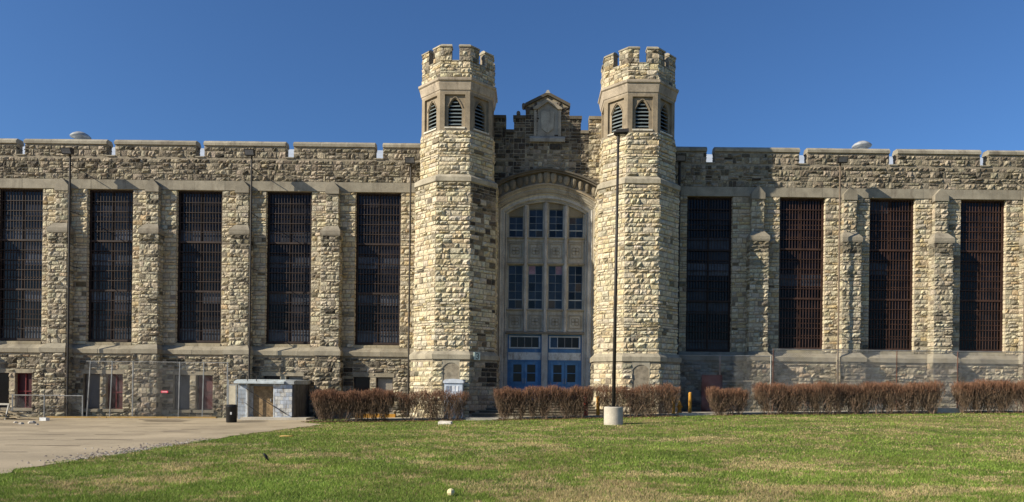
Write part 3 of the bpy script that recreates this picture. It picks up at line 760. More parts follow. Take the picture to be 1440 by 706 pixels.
# doors
BLUE = (.055, .15, .30)
mm = MB(); mm.box(CX-.17, CX+.17, 39.95, 40.3, FLOOR-.3, 4.64, (.37, .355, .32)); mm.box(CX-2.22, CX-2.09+.0, 40.0, 40.3, FLOOR-.3, 4.64, (.37, .355, .32)); mm.box(CX+2.09, CX+2.22, 40.0, 40.3, FLOOR-.3, 4.64, (.37, .355, .32)); mm.build('door_pier', 'smooth', po)
for s_, (a, b) in enumerate(((CX-2.09, CX-.17), (CX+.17, CX+2.09))):
    de = empty('door_frame', BLD); f = MB()
    y = 40.10
    f.box(a, a+.18, y, y+.12, FLOOR, 4.62, BLUE); f.box(b-.18, b, y, y+.12, FLOOR, 4.62, BLUE)
    f.box(a+.18, b-.18, y, y+.12, 4.55, 4.62, BLUE); f.box(a+.18, b-.18, y-.02, y+.12, 3.60, 3.80, BLUE); f.box(a+.18, b-.18, y, y+.12, 3.08, 3.18, BLUE)
    f.build('blue_frame', 'doorpaint', de)
    p = MB(); p.box(a+.04, b-.04, y-.018, y-.004, 3.18, 3.60, (.50, .51, .49)); p.build('overdoor_panel', 'peeling', de)
    tr = empty('transom_window', BLD); g = MB(); wt = (.42, .45, .46)
    for q in ((a+.08, b-.08, 3.82, 3.89), (a+.08, b-.08, 4.46, 4.53), (a+.08, a+.15, 3.89, 4.46), (b-.15, b-.08, 3.89, 4.46)): g.box(q[0], q[1], y-.03, y+.04, q[2], q[3], wt)
    for k in (1, 2, 3):
        xx = a+.15+(b-a-.3)*k/4; g.box(xx-.016, xx+.016, y-.02, y+.03, 3.89, 4.46, (.2, .2, .2) if not (s_ == 1 and k == 1) else wt)
    g.build('transom_frame', 'plain', tr)
    for k in range(4):
        xx = a+.15+(b-a-.3)*k/4; g = MB(); g.box(xx+.018, xx+(b-a-.3)/4-.018, y+.005, y+.02, 3.895, 4.455, (.012, .010, .010) if not (s_ == 1 and k == 0) else (.02, .04, .08)); g.build('pane', 'glass', tr)
    wleaf = (b-a-.36)/2
    for k in range(2):
        xa = a+.18+k*wleaf+.006; xb = xa+wleaf-.012; d = empty('door', BLD); g = MB(); yy = y+.03; cB = (lambda k: (.070*k, .18*k, .34*k))(rnd.uniform(.9, 1.12))
        top = 3.075
        g.box(xa, xa+.15, yy, yy+.05, FLOOR+.02, top, cB); g.box(xb-.15, xb, yy, yy+.05, FLOOR+.02, top, cB)
        g.box(xa+.15, xb-.15, yy, yy+.05, top-.16, top, cB); g.box(xa+.15, xb-.15, yy, yy+.05, FLOOR+.02, 1.95, cB); g.box(xa+.15, xb-.15, yy, yy+.05, 2.42, 2.46, cB)
        g.box(xa+.18, xb-.18, yy-.012, yy+.0, 1.2, 1.8, tuple(v*.9 for v in cB))
        g.build('door_leaf', 'doorpaint', d)
        for z0, z1 in ((1.95, 2.42), (2.46, top-.16)):
            p = MB(); p.box(xa+.15, xb-.15, yy+.02, yy+.03, z0, z1, (.02, .022, .025)); p.build('glass_pane', 'glass', d)
        h = MB(); xh = xb-.06 if k == 0 else xa+.06; h.box(xh-.015, xh+.015, yy-.06, yy-.04, 1.85, 2.15, (.5, .5, .5)); h.box(xh-.015, xh+.015, yy-.045, yy+.0, 1.86, 1.9, (.5, .5, .5)); h.box(xh-.015, xh+.015, yy-.045, yy+.0, 2.1, 2.14, (.5, .5, .5)); h.build('handle', 'galv', d)
# roof
rf = MB(); c = (.5, .5, .5)
rf.prism_x(-36.2, 32.9, [(40.55, 14.1), (50, 18.15), (60, 14.1)], c); roof = rf.build('roof', 'roof', BLD)
rw = MB(); rw.box(-36.4, 33.1, 59.7, 60.1, -1, 14.1); rw.build('rear_wall', 'mortar', BLD)
for px, py in ((116, 190), (1210, 205)):
    X, _ = W(px, py, 50.2); m = MB()
    m.lathe(X, 50, [(.35, 17.7), (.35, 18.75), (.62, 18.78), (.66, 18.86), (.5, 19.02), (.28, 19.14), (.0, 19.2)], n=16, c=(.6, .6, .6), apothem=False, cap=False); m.build('roof_ventilator', 'vent', roof, smooth=True)

# stones: the 300 that show largest are objects, the rest is joined per part
order = sorted(range(len(STONES)), key=lambda i: -STONES[i][4]); big = set(order[:300])
groups = {}
for i, (par, v, f, col, s_) in enumerate(STONES):
    if i in big:
        m = MB(); m.v = v; m.f = f; m.c = [col]*len(f); m.build('stone', 'stone', par)
    else: groups.setdefault(par.name, (par, []))[1].append((v, f, col))
for nm, (par, lst) in groups.items():
    m = MB()
    for v, f, col in lst:
        b = len(m.v); m.v += v; m.f += [tuple(x+b for x in q) for q in f]; m.c += [col]*len(f)
    tag(m.build('stonework', 'stone', par), kind='stuff')
print('stones', len(STONES))

# ================================================================== GROUND
def grid_sheet(name, xs, ys, fn, m):
    v = [(x, y, fn(x, y)) for y in ys for x in xs]; n = len(xs)
    f = [(j*n+i, j*n+i+1, (j+1)*n+i+1, (j+1)*n+i) for j in range(len(ys)-1) for i in range(n-1)]
    me = bpy.data.meshes.new(name); me.from_pydata(v, [], f); me.polygons.foreach_set('use_smooth', [True]*len(f)); me.materials.append(m)
    o = bpy.data.objects.new(name, me); C.objects.link(o); return o
def ground_mat():
    m = bpy.data.materials.new('lawn_soil'); m.use_nodes = True; t = m.node_tree; n = t.nodes; L = t.links; p = n['Principled BSDF']
    p.inputs['Roughness'].default_value = .95; p.inputs['Specular IOR Level'].default_value = .1
    g = n.new('ShaderNodeNewGeometry')
    a = n.new('ShaderNodeTexNoise'); a.inputs['Scale'].default_value = .45; a.inputs['Detail'].default_value = 5; L.new(g.outputs['Position'], a.inputs['Vector'])
    b = n.new('ShaderNodeTexNoise'); b.inputs['Scale'].default_value = 14; b.inputs['Detail'].default_value = 5; L.new(g.outputs['Position'], b.inputs['Vector'])
    r = n.new('ShaderNodeValToRGB'); r.color_ramp.elements[0].position = .42; r.color_ramp.elements[0].color = (.085, .11, .028, 1); r.color_ramp.elements[1].position = .62; r.color_ramp.elements[1].color = (.28, .22, .10, 1)
    x = n.new('ShaderNodeMath'); x.operation = 'MULTIPLY_ADD'; L.new(b.outputs['Fac'], x.inputs[0]); x.inputs[1].default_value = .5; L.new(a.outputs['Fac'], x.inputs[2])
    y = n.new('ShaderNodeMath'); y.operation = 'SUBTRACT'; L.new(x.outputs[0], y.inputs[0]); y.inputs[1].default_value = .25
    L.new(y.outputs[0], r.inputs[0]); L.new(r.outputs[0], p.inputs['Base Color'])
    bp = n.new('ShaderNodeBump'); bp.inputs['Strength'].default_value = 1; bp.inputs['Distance'].default_value = .05; L.new(b.outputs['Fac'], bp.inputs['Height']); L.new(bp.outputs[0], p.inputs['Normal'])
    return m
fr = lambda a, b, s: [a+s*i for i in range(int(round((b-a)/s))+1)]
gxs = [-900, -400, -200, -100, -70]+fr(-50, 50, 1)+[70, 100, 200, 400, 900]; gys = [-600, -200, -60, -20]+fr(0, 44, 1)+[60, 100, 300, 1200]
tag(grid_sheet('ground', gxs, gys, ground, ground_mat()), kind='structure')
# driveway, left of a worn edge that runs towards the building
ed = [W_ground(x, y) for x, y in ((0, 667), (40, 659), (80, 652), (130, 644), (175, 638), (230, 629), (300, 618), (345, 611), (400, 604), (440, 599), (455, 597))]
eY = [-60, -10]+[p[1] for p in ed]+[34.2, 38.9]; eX = [-11, -10.6]+[p[0] for p in ed]+[-10.9, -11.4]
def edge(y): return float(np.interp(y, eY, eX))
v = []; f = []; ys = [-60, -20]+fr(0, 38, .5)+[38.9]; NX = 46
for y in ys:
    e = edge(y)+(.10*math.sin(y*3.1)+.07*math.sin(y*7.3) if y < 33 else 0)
    for i in range(NX+1):
        x = e-(60*(i/NX)**1.3); v.append((x, y, ground(x, y)+.014))
for j in range(len(ys)-1):
    for i in range(NX): b = j*(NX+1)+i; f.append((b+1, b, b+NX+1, b+NX+2))
MT['drive'] = mat('worn_concrete_paving', (.36, .295, .20), nscale=.35, namp=.22, fine=30, fineamp=.16, bump=.3, bscale=60, bdist=.01, stain=[(.5, .54, (.22, .175, .115), .55, 1), (2.5, .60, (.15, .12, .09), .5, 1)])
me = bpy.data.meshes.new('driveway'); me.from_pydata(v, [], f); me.materials.append(MT['drive']); dr = bpy.data.objects.new('driveway', me); C.objects.link(dr); tag(dr, kind='structure')
# cracks and patches of tar, as thin raised seams
m = MB()
for y0 in (14.5, 17, 19, 21.5, 24, 26, 28, 30, 32.5, 34.5, 36.5):
    x = -12; y = y0
    while x > -34:
        nx_, ny_ = x-rnd.uniform(.4, 1.1), y+rnd.uniform(-.12, .12)
        if rnd.random() < .7:
            wd = rnd.uniform(.02, .055); m.face([(x, y-wd, ground(x, y)+.019), (nx_, ny_-wd, ground(nx_, ny_)+.019), (nx_, ny_+wd, ground(nx_, ny_)+.019), (x, y+wd, ground(x, y)+.019)], (.10, .075, .055))
        x, y = nx_, ny_
for k in range(14):      # tar patches
    cx_, cy_ = rnd.uniform(-30, -12.5), rnd.uniform(19, 37.5); n_ = 9; rr = rnd.uniform(.25, .8)
    m.face([(cx_+math.cos(6.283*q/n_)*rr*rnd.uniform(.7, 1.3)*1.6, cy_+math.sin(6.283*q/n_)*rr*rnd.uniform(.7, 1.3), ground(cx_, cy_)+.021) for q in range(n_)], (.20, .16, .11) if k % 2 else (.27, .22, .155))
o = m.build('paving_cracks', 'plain'); tag(o, kind='structure')
# loose gravel along the edge
m = MB()
for i in range(650):
    y = rnd.triangular(14, 23, 17.5); x = edge(y)-abs(rnd.gauss(0, .45))+rnd.uniform(0, .15); s = rnd.uniform(.008, .022); z = ground(x, y)+.014
    c = rnd.choice(((.30, .26, .22), (.16, .13, .12), (.42, .38, .33), (.10, .08, .08)))
    m.lathe(x, y, [(s, z), (s*.8, z+s*.6), (s*.3, z+s*.9)], n=5, c=c, rot=rnd.uniform(0, 70))
tag(m.build('gravel', 'concrete'), kind='stuff')
m.c = m.c
bpy.data.objects['gravel'].data.materials[0] = MT['plain']
# pavement behind the hedges
xs = fr(-9.2, 33, .6); m = MB()
for a, b in zip(xs, xs[1:]):
    za, zb = ground(a, 36.5), ground(b, 36.5)
    v = [(a, 35.75, za-.2), (b, 35.75, zb-.2), (b, 35.75, zb+.09), (a, 35.75, za+.09), (b, 37.3, zb+.09), (a, 37.3, za+.09)]
    m.face([v[0], v[1], v[2], v[3]]); m.face([v[3], v[2], v[4], v[5]])
    if int(a*10) % 3 == 0: pass
tag(m.build('pavement', 'concrete'), kind='structure')

# ---- entrance stairs
st = tag(empty('entrance_stairs'), 'broad concrete steps leading up to the blue double doors between the towers', 'stairs')
nst = 6
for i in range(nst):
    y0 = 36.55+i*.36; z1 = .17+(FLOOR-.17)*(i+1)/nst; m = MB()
    m.box(-3.4 if i < 4 else -2.4, 5.0 if i < 4 else 4.0, y0, y0+(.40 if i < nst-1 else 2.2), -.3, z1, lime((.17, .155, .125)), jit=.004); m.build('step', 'smooth', st)  # step colour darkened to stand in for shade between the paler nosings
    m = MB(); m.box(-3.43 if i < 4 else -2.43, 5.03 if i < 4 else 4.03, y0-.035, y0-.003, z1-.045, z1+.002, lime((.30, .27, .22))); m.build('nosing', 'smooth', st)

# ================================================================== HEDGES
def make_hedge(px0, px1, pytop, dens, label, gaps=(), yc=35.0, depth=1.0, round_=0.0):
    X0 = W(px0, 560, yc)[0]; X1 = W(px1, 560, yc)[0]; rn = np.random.default_rng(int(px0)+5)
    xm = (X0+X1)/2; g = ground(xm, yc); top = W((px0+px1)/2, pytop, yc)[1]
    h = tag(empty('hedge', loc=(xm, yc, g)), label, 'hedge', 'leafless clipped hedges in front of the building')
    V = []; F = []; Cc = []
    def ribbon(P, Q, r0, r1, col):
        b = len(V); d = Q-P; d /= (np.linalg.norm(d)+1e-9)
        u_ = np.cross(d, rn.normal(size=3)); u_ /= (np.linalg.norm(u_)+1e-9); v_ = np.cross(d, u_)
        for O, rr in ((P, r0), (Q, r1)):
            for k in range(3):
                t = k*2.0944; V.append(O+(u_*math.cos(t)+v_*math.sin(t))*rr)
        F.extend([(b, b+1, b+4, b+3), (b+1, b+2, b+5, b+4), (b+2, b, b+3, b+5)]); Cc.extend([col]*3)
    stems = int((X1-X0)/.5*1.0)+1; anch = []
    for s in range(stems):
        bx = X0+.35+(X1-X0-.7)*(s+.5)/stems+rn.uniform(-.1, .1)
        if any(W(a, 560, yc)[0] < bx < W(b, 560, yc)[0] for a, b in gaps): continue
        by = yc+rn.uniform(-.15, .15); gz = ground(bx, by)
        for k in range(9):
            P = np.array((bx+rn.normal()*.07, by+rn.normal()*.07, gz-.03)); ang = rn.uniform(-.65, .65)
            Q = P+np.array((ang*.5, rn.uniform(-.3, .3), rn.uniform(.35, .7))); ribbon(P, Q, .013, .009, (.20, .14, .10)); anch.append(Q)
            for q in range(2):
                T = Q+np.array((rn.uniform(-.35, .35), rn.uniform(-.25, .25), rn.uniform(.2, .5))); ribbon(Q, T, .008, .005, (.19, .12, .085)); anch.append(T)
    n = int((X1-X0)*dens*2.05)
    hh = top-g
    for i in range(n):
        fx = rn.uniform(0, 1); x = X0+(X1-X0)*fx; zf = min(1, rn.beta(1.55, 1.2)*.98+.03)
        endr = min(x-X0, X1-x)
        inset = .35*(1-zf)**1.5
        if endr < inset*1.2+(.18 if zf > .93 else 0): continue
        wav = .05*math.sin(x*2.3)+.05*math.sin(x*5.7+1)+.03*math.sin(x*11+2)
        if zf > .9+wav*.8+.06: zf -= .1
        dd = depth*.5*(1-.45*(1-zf))
        y = yc+rn.uniform(-dd, dd); gz = ground(x, yc)
        lump = .5+.5*math.sin(x*7.0+3*math.sin(x*1.7))
        if zf < .36*(1-1.25*lump) or (zf < .5 and rn.uniform() < .7*(1-lump)): continue
        hz = (hh-.08+wav*.8+.03*rn.normal())
        P = np.array((x, y, gz+hz*zf)); L_ = rn.uniform(.14, .42)*(1-.3*zf)
        dv = np.array((rn.normal()*.5, rn.normal()*.5, abs(rn.normal())*.9+.6)); dv /= np.linalg.norm(dv)
        redd = min(1, max(0, (zf-.55)/.4))*rn.uniform(.4, 1)
        col = np.array((.12, .082, .052))*(1-redd)+np.array((.205, .090, .050))*redd; col = col*rn.uniform(.7, 1.35)
        Q = P+dv*L_; Q[2] = min(Q[2], gz+hz+.03+rn.exponential(.03)); ribbon(P-dv*L_*.4, Q, .0066, .0042, tuple(col))
    m = MB(); m.v = [tuple(v_) for v_ in V]; m.f = F; m.c = [tuple(c_) for c_ in Cc]
    o = m.build('twigs', 'twig', h); o.location = -Vector(h.location); o['kind'] = 'stuff'
    return h
make_hedge(440, 556, 548, 1250, 'dense leafless hedge beside the small blue shed, at the edge of the driveway', depth=1.3)
make_hedge(556, 659, 549, 520, 'thin see-through hedge in front of the left tower and the pale cabinet', gaps=((556, 566),))
make_hedge(694, 836, 543, 900, 'leafless hedge in front of the blue entrance doors', gaps=((733, 751), (770, 776)))
make_hedge(837, 957, 541, 620, 'leafless hedge behind the lamp post at the foot of the right tower')
make_hedge(994, 1052, 545, 950, 'short rounded leafless hedge in front of the rusty metal panel')
make_hedge(1060, 1324, 538, 900, 'longest leafless hedge, right of the small rounded one, before the chain-link fence', gaps=((1060, 1070), (1113, 1128),))
make_hedge(1342, 1500, 535, 1000, 'leafless hedge at the right edge of the photograph')

m = MB()
for i in range(2600):
    x_ = rnd.choice((rnd.uniform(-11, -3.2), rnd.uniform(-1.8, 7.4), rnd.uniform(8.8, 27))); y_ = 34.55+rnd.gauss(0, .28); z_ = ground(x_, y_)+rnd.uniform(.01, .05); s_ = rnd.uniform(.03, .07); t_ = rnd.uniform(0, 6.28)
    k_ = rnd.uniform(.5, 1.4); m.face([(x_+math.cos(t_)*s_, y_+math.sin(t_)*s_, z_), (x_-math.sin(t_)*s_*.6, y_+math.cos(t_)*s_*.6, z_+rnd.uniform(0, .03)), (x_-math.cos(t_)*s_, y_-math.sin(t_)*s_, z_), (x_+math.sin(t_)*s_*.6, y_-math.cos(t_)*s_*.6, z_+.02)], (.19*k_, .12*k_, .065*k_))
tag(m.build('leaf_litter', 'plain'), 'brown leaf litter scattered along the foot of the hedges', 'leaves', kind='stuff')
# ================================================================== FENCES
def chain_fence(label, pts, H, posts, m='galv', wire=.0035, sp=.07, railtop=True, colmat=None, toprail_r=.025):
    (xa, ya), (xb, yb) = pts; L_ = math.hypot(xb-xa, yb-ya); t = math.degrees(math.atan2(yb-ya, xb-xa)); pl = Plane(xa, ya, t)
    f = tag(empty('chain_link_fence', loc=((xa+xb)/2, (ya+yb)/2, ground((xa+xb)/2, ya))), label, 'fence')
    def fin(mb, nm, mt, kind=None):
        o = mb.build(nm, mt, f); o.location = -Vector(f.location)
        if kind: o['kind'] = kind
    gz = lambda a: ground(pl.p(a, 0, 0)[0], pl.p(a, 0, 0)[1])
    for a, lean in posts:
        p = MB(); p.bar(pl.p(a, 0, gz(a)-.1), pl.p(a+lean, 0, H+.03), .032 if not colmat else .022, 7, cap=True); fin(p, 'fence_post', m if not colmat else colmat)
    if railtop:
        p = MB(); p.bar(pl.p(0, 0, H), pl.p(L_, 0, H), toprail_r, 6); fin(p, 'top_rail', m)
    w_ = MB(); g0 = min(gz(0), gz(L_)); hh = H-g0; k = -hh
    while k < L_:
        for sgn in (1, -1):
            # diagonal from (k, g0) to (k+hh, H), clipped to 0..L_
            a0, z0, a1, z1 = (k, g0, k+hh, H) if sgn > 0 else (k, H, k+hh, g0)
            s0 = max(0, -a0)/hh; s1 = 1-max(0, a1-L_)/hh
            if s1 > s0:
                A = a0+(a1-a0)*s0; B = a0+(a1-a0)*s1; ZA = z0+(z1-z0)*s0; ZB = z0+(z1-z0)*s1
                w_.bar(pl.p(A, -.012*sgn, ZA), pl.p(B, -.012*sgn, ZB), wire, 3, cap=False)
        k += sp*1.414
    fin(w_, 'wire_mesh', m, 'stuff')
def FX(px, py, D): return W(px, py, D)[0]
y = 38.3
chain_fence('waist-high chain-link fence by the timber pile at the far left', ((FX(17, 570, 38.6), 38.6), (FX(117, 570, 38.6), 38.6)), W(60, 556, 38.6)[1], [(.02, 0), (1.75, 0), (3.83, 0)], wire=.0028)
chain_fence('tall chain-link fence with a small red sign, left of the shed', ((FX(121, 550, 38.75), 38.75), (FX(322, 550, 38.75), 38.75)), W(220, 509, 38.75)[1], [(.05, .18), (1.3, .12), (2.55, 0), (5.05, .05), (6.35, .06), (7.7, 0)], wire=.0028, toprail_r=.018)
chain_fence('low section of chain-link fence behind the yellow bollards beside the right tower', ((FX(952, 540, 38.5), 38.6), (FX(1086, 540, 38.5), 38.6)), W(1010, 500, 38.5)[1], [(.05, 0), (5.1, 0)], m='galv', wire=.0052)
chain_fence('tall chain-link fence with rusty posts running along the right wing', ((FX(1086, 540, 38.5), 38.55), (FX(1500, 540, 38.5), 38.55)), W(1090, 491, 38.5)[1], [(.05, 0), (6.75, 0), (10.05, 0), (15.6, 0)], wire=.0052, colmat='rust')

# ================================================================== WALL FLOODLIGHTS ON POSTS
for (px, py, desc) in ((107, 222, 'leftmost wall floodlight on a tall thin conduit'), (359, 224, 'wall floodlight on a thin conduit above the small shed'), (580, 235, 'wall floodlight on a thin conduit just left of the left tower'),
                       (953, 232, 'dark wall floodlight on a conduit in the shade just right of the right tower'), (1176, 234, 'wall floodlight on a brown conduit right of the second right-wing window bay'), (1434, 238, 'wall floodlight on a conduit at the right edge of the photograph')):
    X, Z = W(px, py, 39.5); g = ground(X, 39); f = tag(empty('wall_floodlight', loc=(X, 39.0, g)), desc, 'floodlight', 'floodlights on conduits along the facade')
    thick = .075 if px == 953 else .05
    def fin(mb, nm, mt): o = mb.build(nm, mt, f); o.location = -Vector(f.location)
    m = MB(); m.bar((X, 39.0, g-.05), (X, 39.0, Z), thick, 8); fin(m, 'conduit', 'oldpipe' if px in (1176, 1434) else 'metal')
    for zz in (5, 8, 11, 13.5):
        m = MB(); m.box(X-.02, X+.02, 39.02, 39.98, zz, zz+.03); fin(m, 'bracket', 'metal')
    m = MB(); m.bar((X, 39.0, Z-.1), (X, 38.85, Z+.08), .04, 6); fin(m, 'swivel', 'metal')
    m = MB(); c = (.5, .5, .5)
    m.v += [(X-.27, 38.72, Z-.06), (X+.27, 38.72, Z-.06), (X+.27, 38.55, Z+.26), (X-.27, 38.55, Z+.26), (X-.20, 39.05, Z+.02), (X+.20, 39.05, Z+.02), (X+.20, 38.98, Z+.36), (X-.20, 38.98, Z+.36)]
    for q in ((0, 1, 2, 3), (5, 4, 7, 6), (0, 3, 7, 4), (1, 5, 6, 2), (3, 2, 6, 7), (0, 4, 5, 1)): m.f.append(q); m.c.append(c)
    fin(m, 'lamp_head', 'metal')
    m = MB(); m.face([(X-.23, 38.69, Z-.01), (X+.23, 38.69, Z-.01), (X+.23, 38.56, Z+.22), (X-.23, 38.56, Z+.22)], (.15, .15, .16)); fin(m, 'lens', 'glass')

# ================================================================== PARKING-LOT LAMP
X, D = W_ground(862.5, 597); g = ground(X, D)
lp = tag(empty('lamp_post', loc=(X, D, g)), 'tall dark lamp post on a round concrete footing in the lawn', 'lamp post')
def finl(mb, nm, mt, smooth=False): o = mb.build(nm, mt, lp, smooth); o.location = -Vector(lp.location); return o
top = W(869, 190, D)[1]; rr = 13.4*D/1000; hb = 25*D/1000
lx = W(869.5, 195, D)[0]
m = MB(); m.lathe(X, D, [(rr*.99, g-.1), (rr, g+.05), (rr, g+hb-.03), (rr-.03, g+hb), (0.02, g+hb+.003)], n=32, apothem=False, c=(.5, .5, .5)); finl(m, 'concrete_footing', 'concrete')
m = MB(); m.box(X-.18, X+.18, D-.18, D+.18, g+hb, g+hb+.03); finl(m, 'base_plate', 'metal')
m = MB()
for sx in (-1, 1):
    for sy in (-1, 1): m.bar((X+sx*.14, D+sy*.14, g+hb+.03), (X+sx*.14, D+sy*.14, g+hb+.09), .018, 6)
finl(m, 'anchor_bolts', 'metal')
m = MB(); m.bar((X, D, g+hb+.03), (lx, D, top-.1), .080, 14, r2=.048); finl(m, 'pole', 'metal', True)
m = MB(); m.bar((lx, D, top-.35), (lx, D, top-.02), .065, 12); finl(m, 'pole_collar', 'metal')
m = MB(); c = (.5, .5, .5); x0, x1 = lx-.26, lx+.36
m.v += [(lx-.08, D-.2, top-.02), (lx+.30, D-.2, top-.02), (lx+.30, D+.2, top+.02), (lx-.08, D+.2, top+.02),
        (lx-.20, D-.26, top+.02), (lx+.40, D-.26, top+.06), (lx+.42, D+.26, top+.14), (lx-.18, D+.26, top+.12),
        (lx-.10, D-.20, top+.17), (lx+.40, D-.20, top+.22), (lx+.40, D+.2, top+.24), (lx-.08, D+.2, top+.2)]
for lv in (0, 4):
    for i in range(4): j = (i+1) % 4; m.f.append((lv+i, lv+j, lv+4+j, lv+4+i)); m.c.append(c)
m.f += [(8, 9, 10, 11), (3, 2, 1, 0)]; m.c += [c, c]
finl(m, 'lamp_head', 'metal')
m = MB(); m.face([(lx-.05, D-.17, top-.024), (lx-.05, D+.17, top+.0), (lx+.27, D+.17, top+.0), (lx+.27, D-.17, top-.024)], (.2, .2, .2)); finl(m, 'lens', 'glass')

# ================================================================== SHED
SX0, SX1 = W(333, 560, 37.0)[0], W(411, 560, 37.0)[0]; SY = 37.0; g = ground(-14, 37)
sh = tag(empty('guard_shed', loc=((SX0+SX1)/2, 38.4, g)), 'small flat-roofed shed with peeling blue-white walls and a brown door', 'shed')
def fins(mb, nm, mt): o = mb.build(nm, mt, sh); o.location = -Vector(sh.location); return o
zr = W(370, 540, SY)[1]; PB = (.30, .31, .32)
xd0, xd1 = W(346, 560, SY)[0], W(386, 560, SY)[0]
m = MB(); m.box(xd1, SX1, SY, 39.6, g, zr, PB); fins(m, 'block_wall', 'peeling')
nb_ = 9; hb_ = (zr-g-.02)/nb_
for i in range(nb_):
    x = xd1+.01; off = (i % 2)*.15
    while x < SX1-.04:
        e = min(SX1-.0, x+(.3-off if x == xd1+.01 else .3)); m = MB(); k = rnd.uniform(.75, 1.12); bluish = rnd.random()
        m.box(x+.006, e-.006, SY-.022+rnd.uniform(-.004, .004), SY+.02, g+hb_*i+.006, g+hb_*(i+1)-.006, tuple(v*k for v in ((.40, .44, .50) if bluish < .4 else (.54, .54, .52))), jit=.003); fins(m, 'block', 'peeling'); x = e
m = MB(); m.box(SX1, SX1+.03, SY+.02, 39.6, g, zr, (.07, .06, .05)); fins(m, 'side_wall', 'peeling')
n = 12
for i in range(n):
    y0 = SY+.03+(2.55)*i/n; m = MB(); m.box(SX1+.03, SX1+.055+rnd.uniform(0, .01), y0+.006, y0+2.55/n-.006, g+.05, zr-.02, (lambda k: (.09*k, .08*k, .072*k))(rnd.uniform(.6, 1.6))); fins(m, 'board', 'peeling')
m = MB(); m.box(xd0, xd1, 37.45, 37.5, g, zr, (.30, .33, .36)); m.box(SX0, xd0, SY+.15, 39.6, g, zr, (.20, .27, .36)); m.box(xd0-.0, xd0+.05, SY+.14, 37.44, g, zr, (.42, .41, .38)); fins(m, 'porch_wall', 'peeling')
for i in range(8):
    m = MB(); hz = (zr-g-.1)/8; k = rnd.uniform(.8, 1.1); m.box(SX0+.01, xd0-.05, SY+.12, SY+.16, g+hz*i+.008, g+hz*(i+1)-.008, tuple(v*k for v in (.30, .34, .39))); fins(m, 'block', 'peeling')
dx0, dx1 = W(357, 560, 37.4)[0], W(384.5, 560, 37.4)[0]
m = MB(); m.box(dx0, dx1, 37.36, 37.44, g+.15, zr-.12, (.20, .125, .07)); fins(m, 'door', 'wood')
m = MB(); m.box(dx1-.12, dx1-.08, 37.3, 37.36, g+.95, g+1.1, (.4, .4, .4)); fins(m, 'door_handle', 'galv')
m = MB(); m.box(xd0+.05, dx0-.02, 37.38, 37.445, g+.1, zr-.1, (.42, .42, .40)); m.box(dx1+.01, xd1, 37.38, 37.445, g+.1, zr-.1, (.42, .45, .5)); fins(m, 'door_surround', 'peeling')
for xx in (xd0, xd1-.05):
    m = MB(); m.box(xx, xx+.06, SY-.03, SY+.03, g+.1, zr, (.55, .58, .60)); fins(m, 'post', 'peeling')
m = MB(); m.prism_x(SX0-.08, xd1+.55, [(SY-.22, zr+.02), (SY-.22, zr+.12), (SY+.2, zr+.22), (39.7, zr+.26), (39.7, zr)], (.42, .47, .49)); m.prism_x(xd1+.55, SX1+.1, [(SY-.06, zr), (SY-.06, zr+.16), (SY+.2, zr+.2), (39.7, zr+.24), (39.7, zr)], (.30, .32, .33)); fins(m, 'roof_slab', 'peeling')
m = MB(); m.box(xd0-.05, SX1+.9, SY-.55, SY+.9, g-.1, g+.14, (.33, .22, .16), jit=.01); fins(m, 'door_step', 'concrete')
m = MB(); m.bar((xd0+.02, SY-.06, zr-.25), (SX1-.25, SY-.12, g+.3), .022, 6); m.bar((xd0, SY-.06, g+.85), (xd0+.9, SY-.08, g+.2), .018, 6); fins(m, 'sloping_handrail', 'metal')
for xx in (W(349, 530, SY)[0], W(362, 530, SY)[0]):
    m = MB(); m.bar((xx, SY-.1, zr+.1), (xx, SY-.12, zr+.42), .022, 6); m.bar((xx, SY-.12, zr+.42), (xx-.3, SY-.12, zr+.62), .018, 6); fins(m, 'pipe_bracket', 'metal')
# narrow pale notice panel and bin
xa, xb = W(322, 556, 37.4)[0], W(331, 556, 37.4)[0]; za, zb = W(326, 569, 37.4)[1], W(326, 542, 37.4)[1]
npn = tag(empty('notice_board', loc=((xa+xb)/2, 37.4, ground(xa, 37.4))), 'narrow pale panel on posts between the fence and the shed', 'panel')
m = MB(); m.box(xa, xb, 37.4, 37.43, za, zb, (.45, .40, .30)); o = m.build('panel', 'plain', npn); o.location = -Vector(npn.location)
m = MB(); m.bar((xa-.04, 37.42, ground(xa, 37.4)), (xa-.04, 37.42, zb+.3), .03, 6); m.bar((xb+.04, 37.42, ground(xa, 37.4)), (xb+.04, 37.42, zb+.05), .03, 6); m.box(xa, xb, 37.395, 37.435, zb+.003, zb+.05); o = m.build('posts', 'galv', npn); o.location = -Vector(npn.location)
X, D = W_ground(325.5, 594.5); g2 = ground(X, D)
tb = tag(empty('trash_bin', loc=(X, D, g2)), 'black rubbish bin with a white sticker beside the shed', 'bin')
m = MB(); m.lathe(0, 0, [(.21, 0), (.24, .05), (.26, .75), (.27, .77)], n=16, apothem=False); m.build('bin_body', 'black', tb, True)
m = MB(); m.lathe(0, 0, [(.275, .76), (.275, .80), (.2, .87), (0.01, .88)], n=16, apothem=False); m.build('lid', 'black', tb)
m = MB(); m.box(.04, .12, -.27, -.25, .40, .52, (.45, .45, .45)); m.build('sticker', 'plain', tb)

# ================================================================== SMALL THINGS
def simple(name, mb, mt, label, cat, group=None): return tag(mb.build(name, mt), label, cat, group)
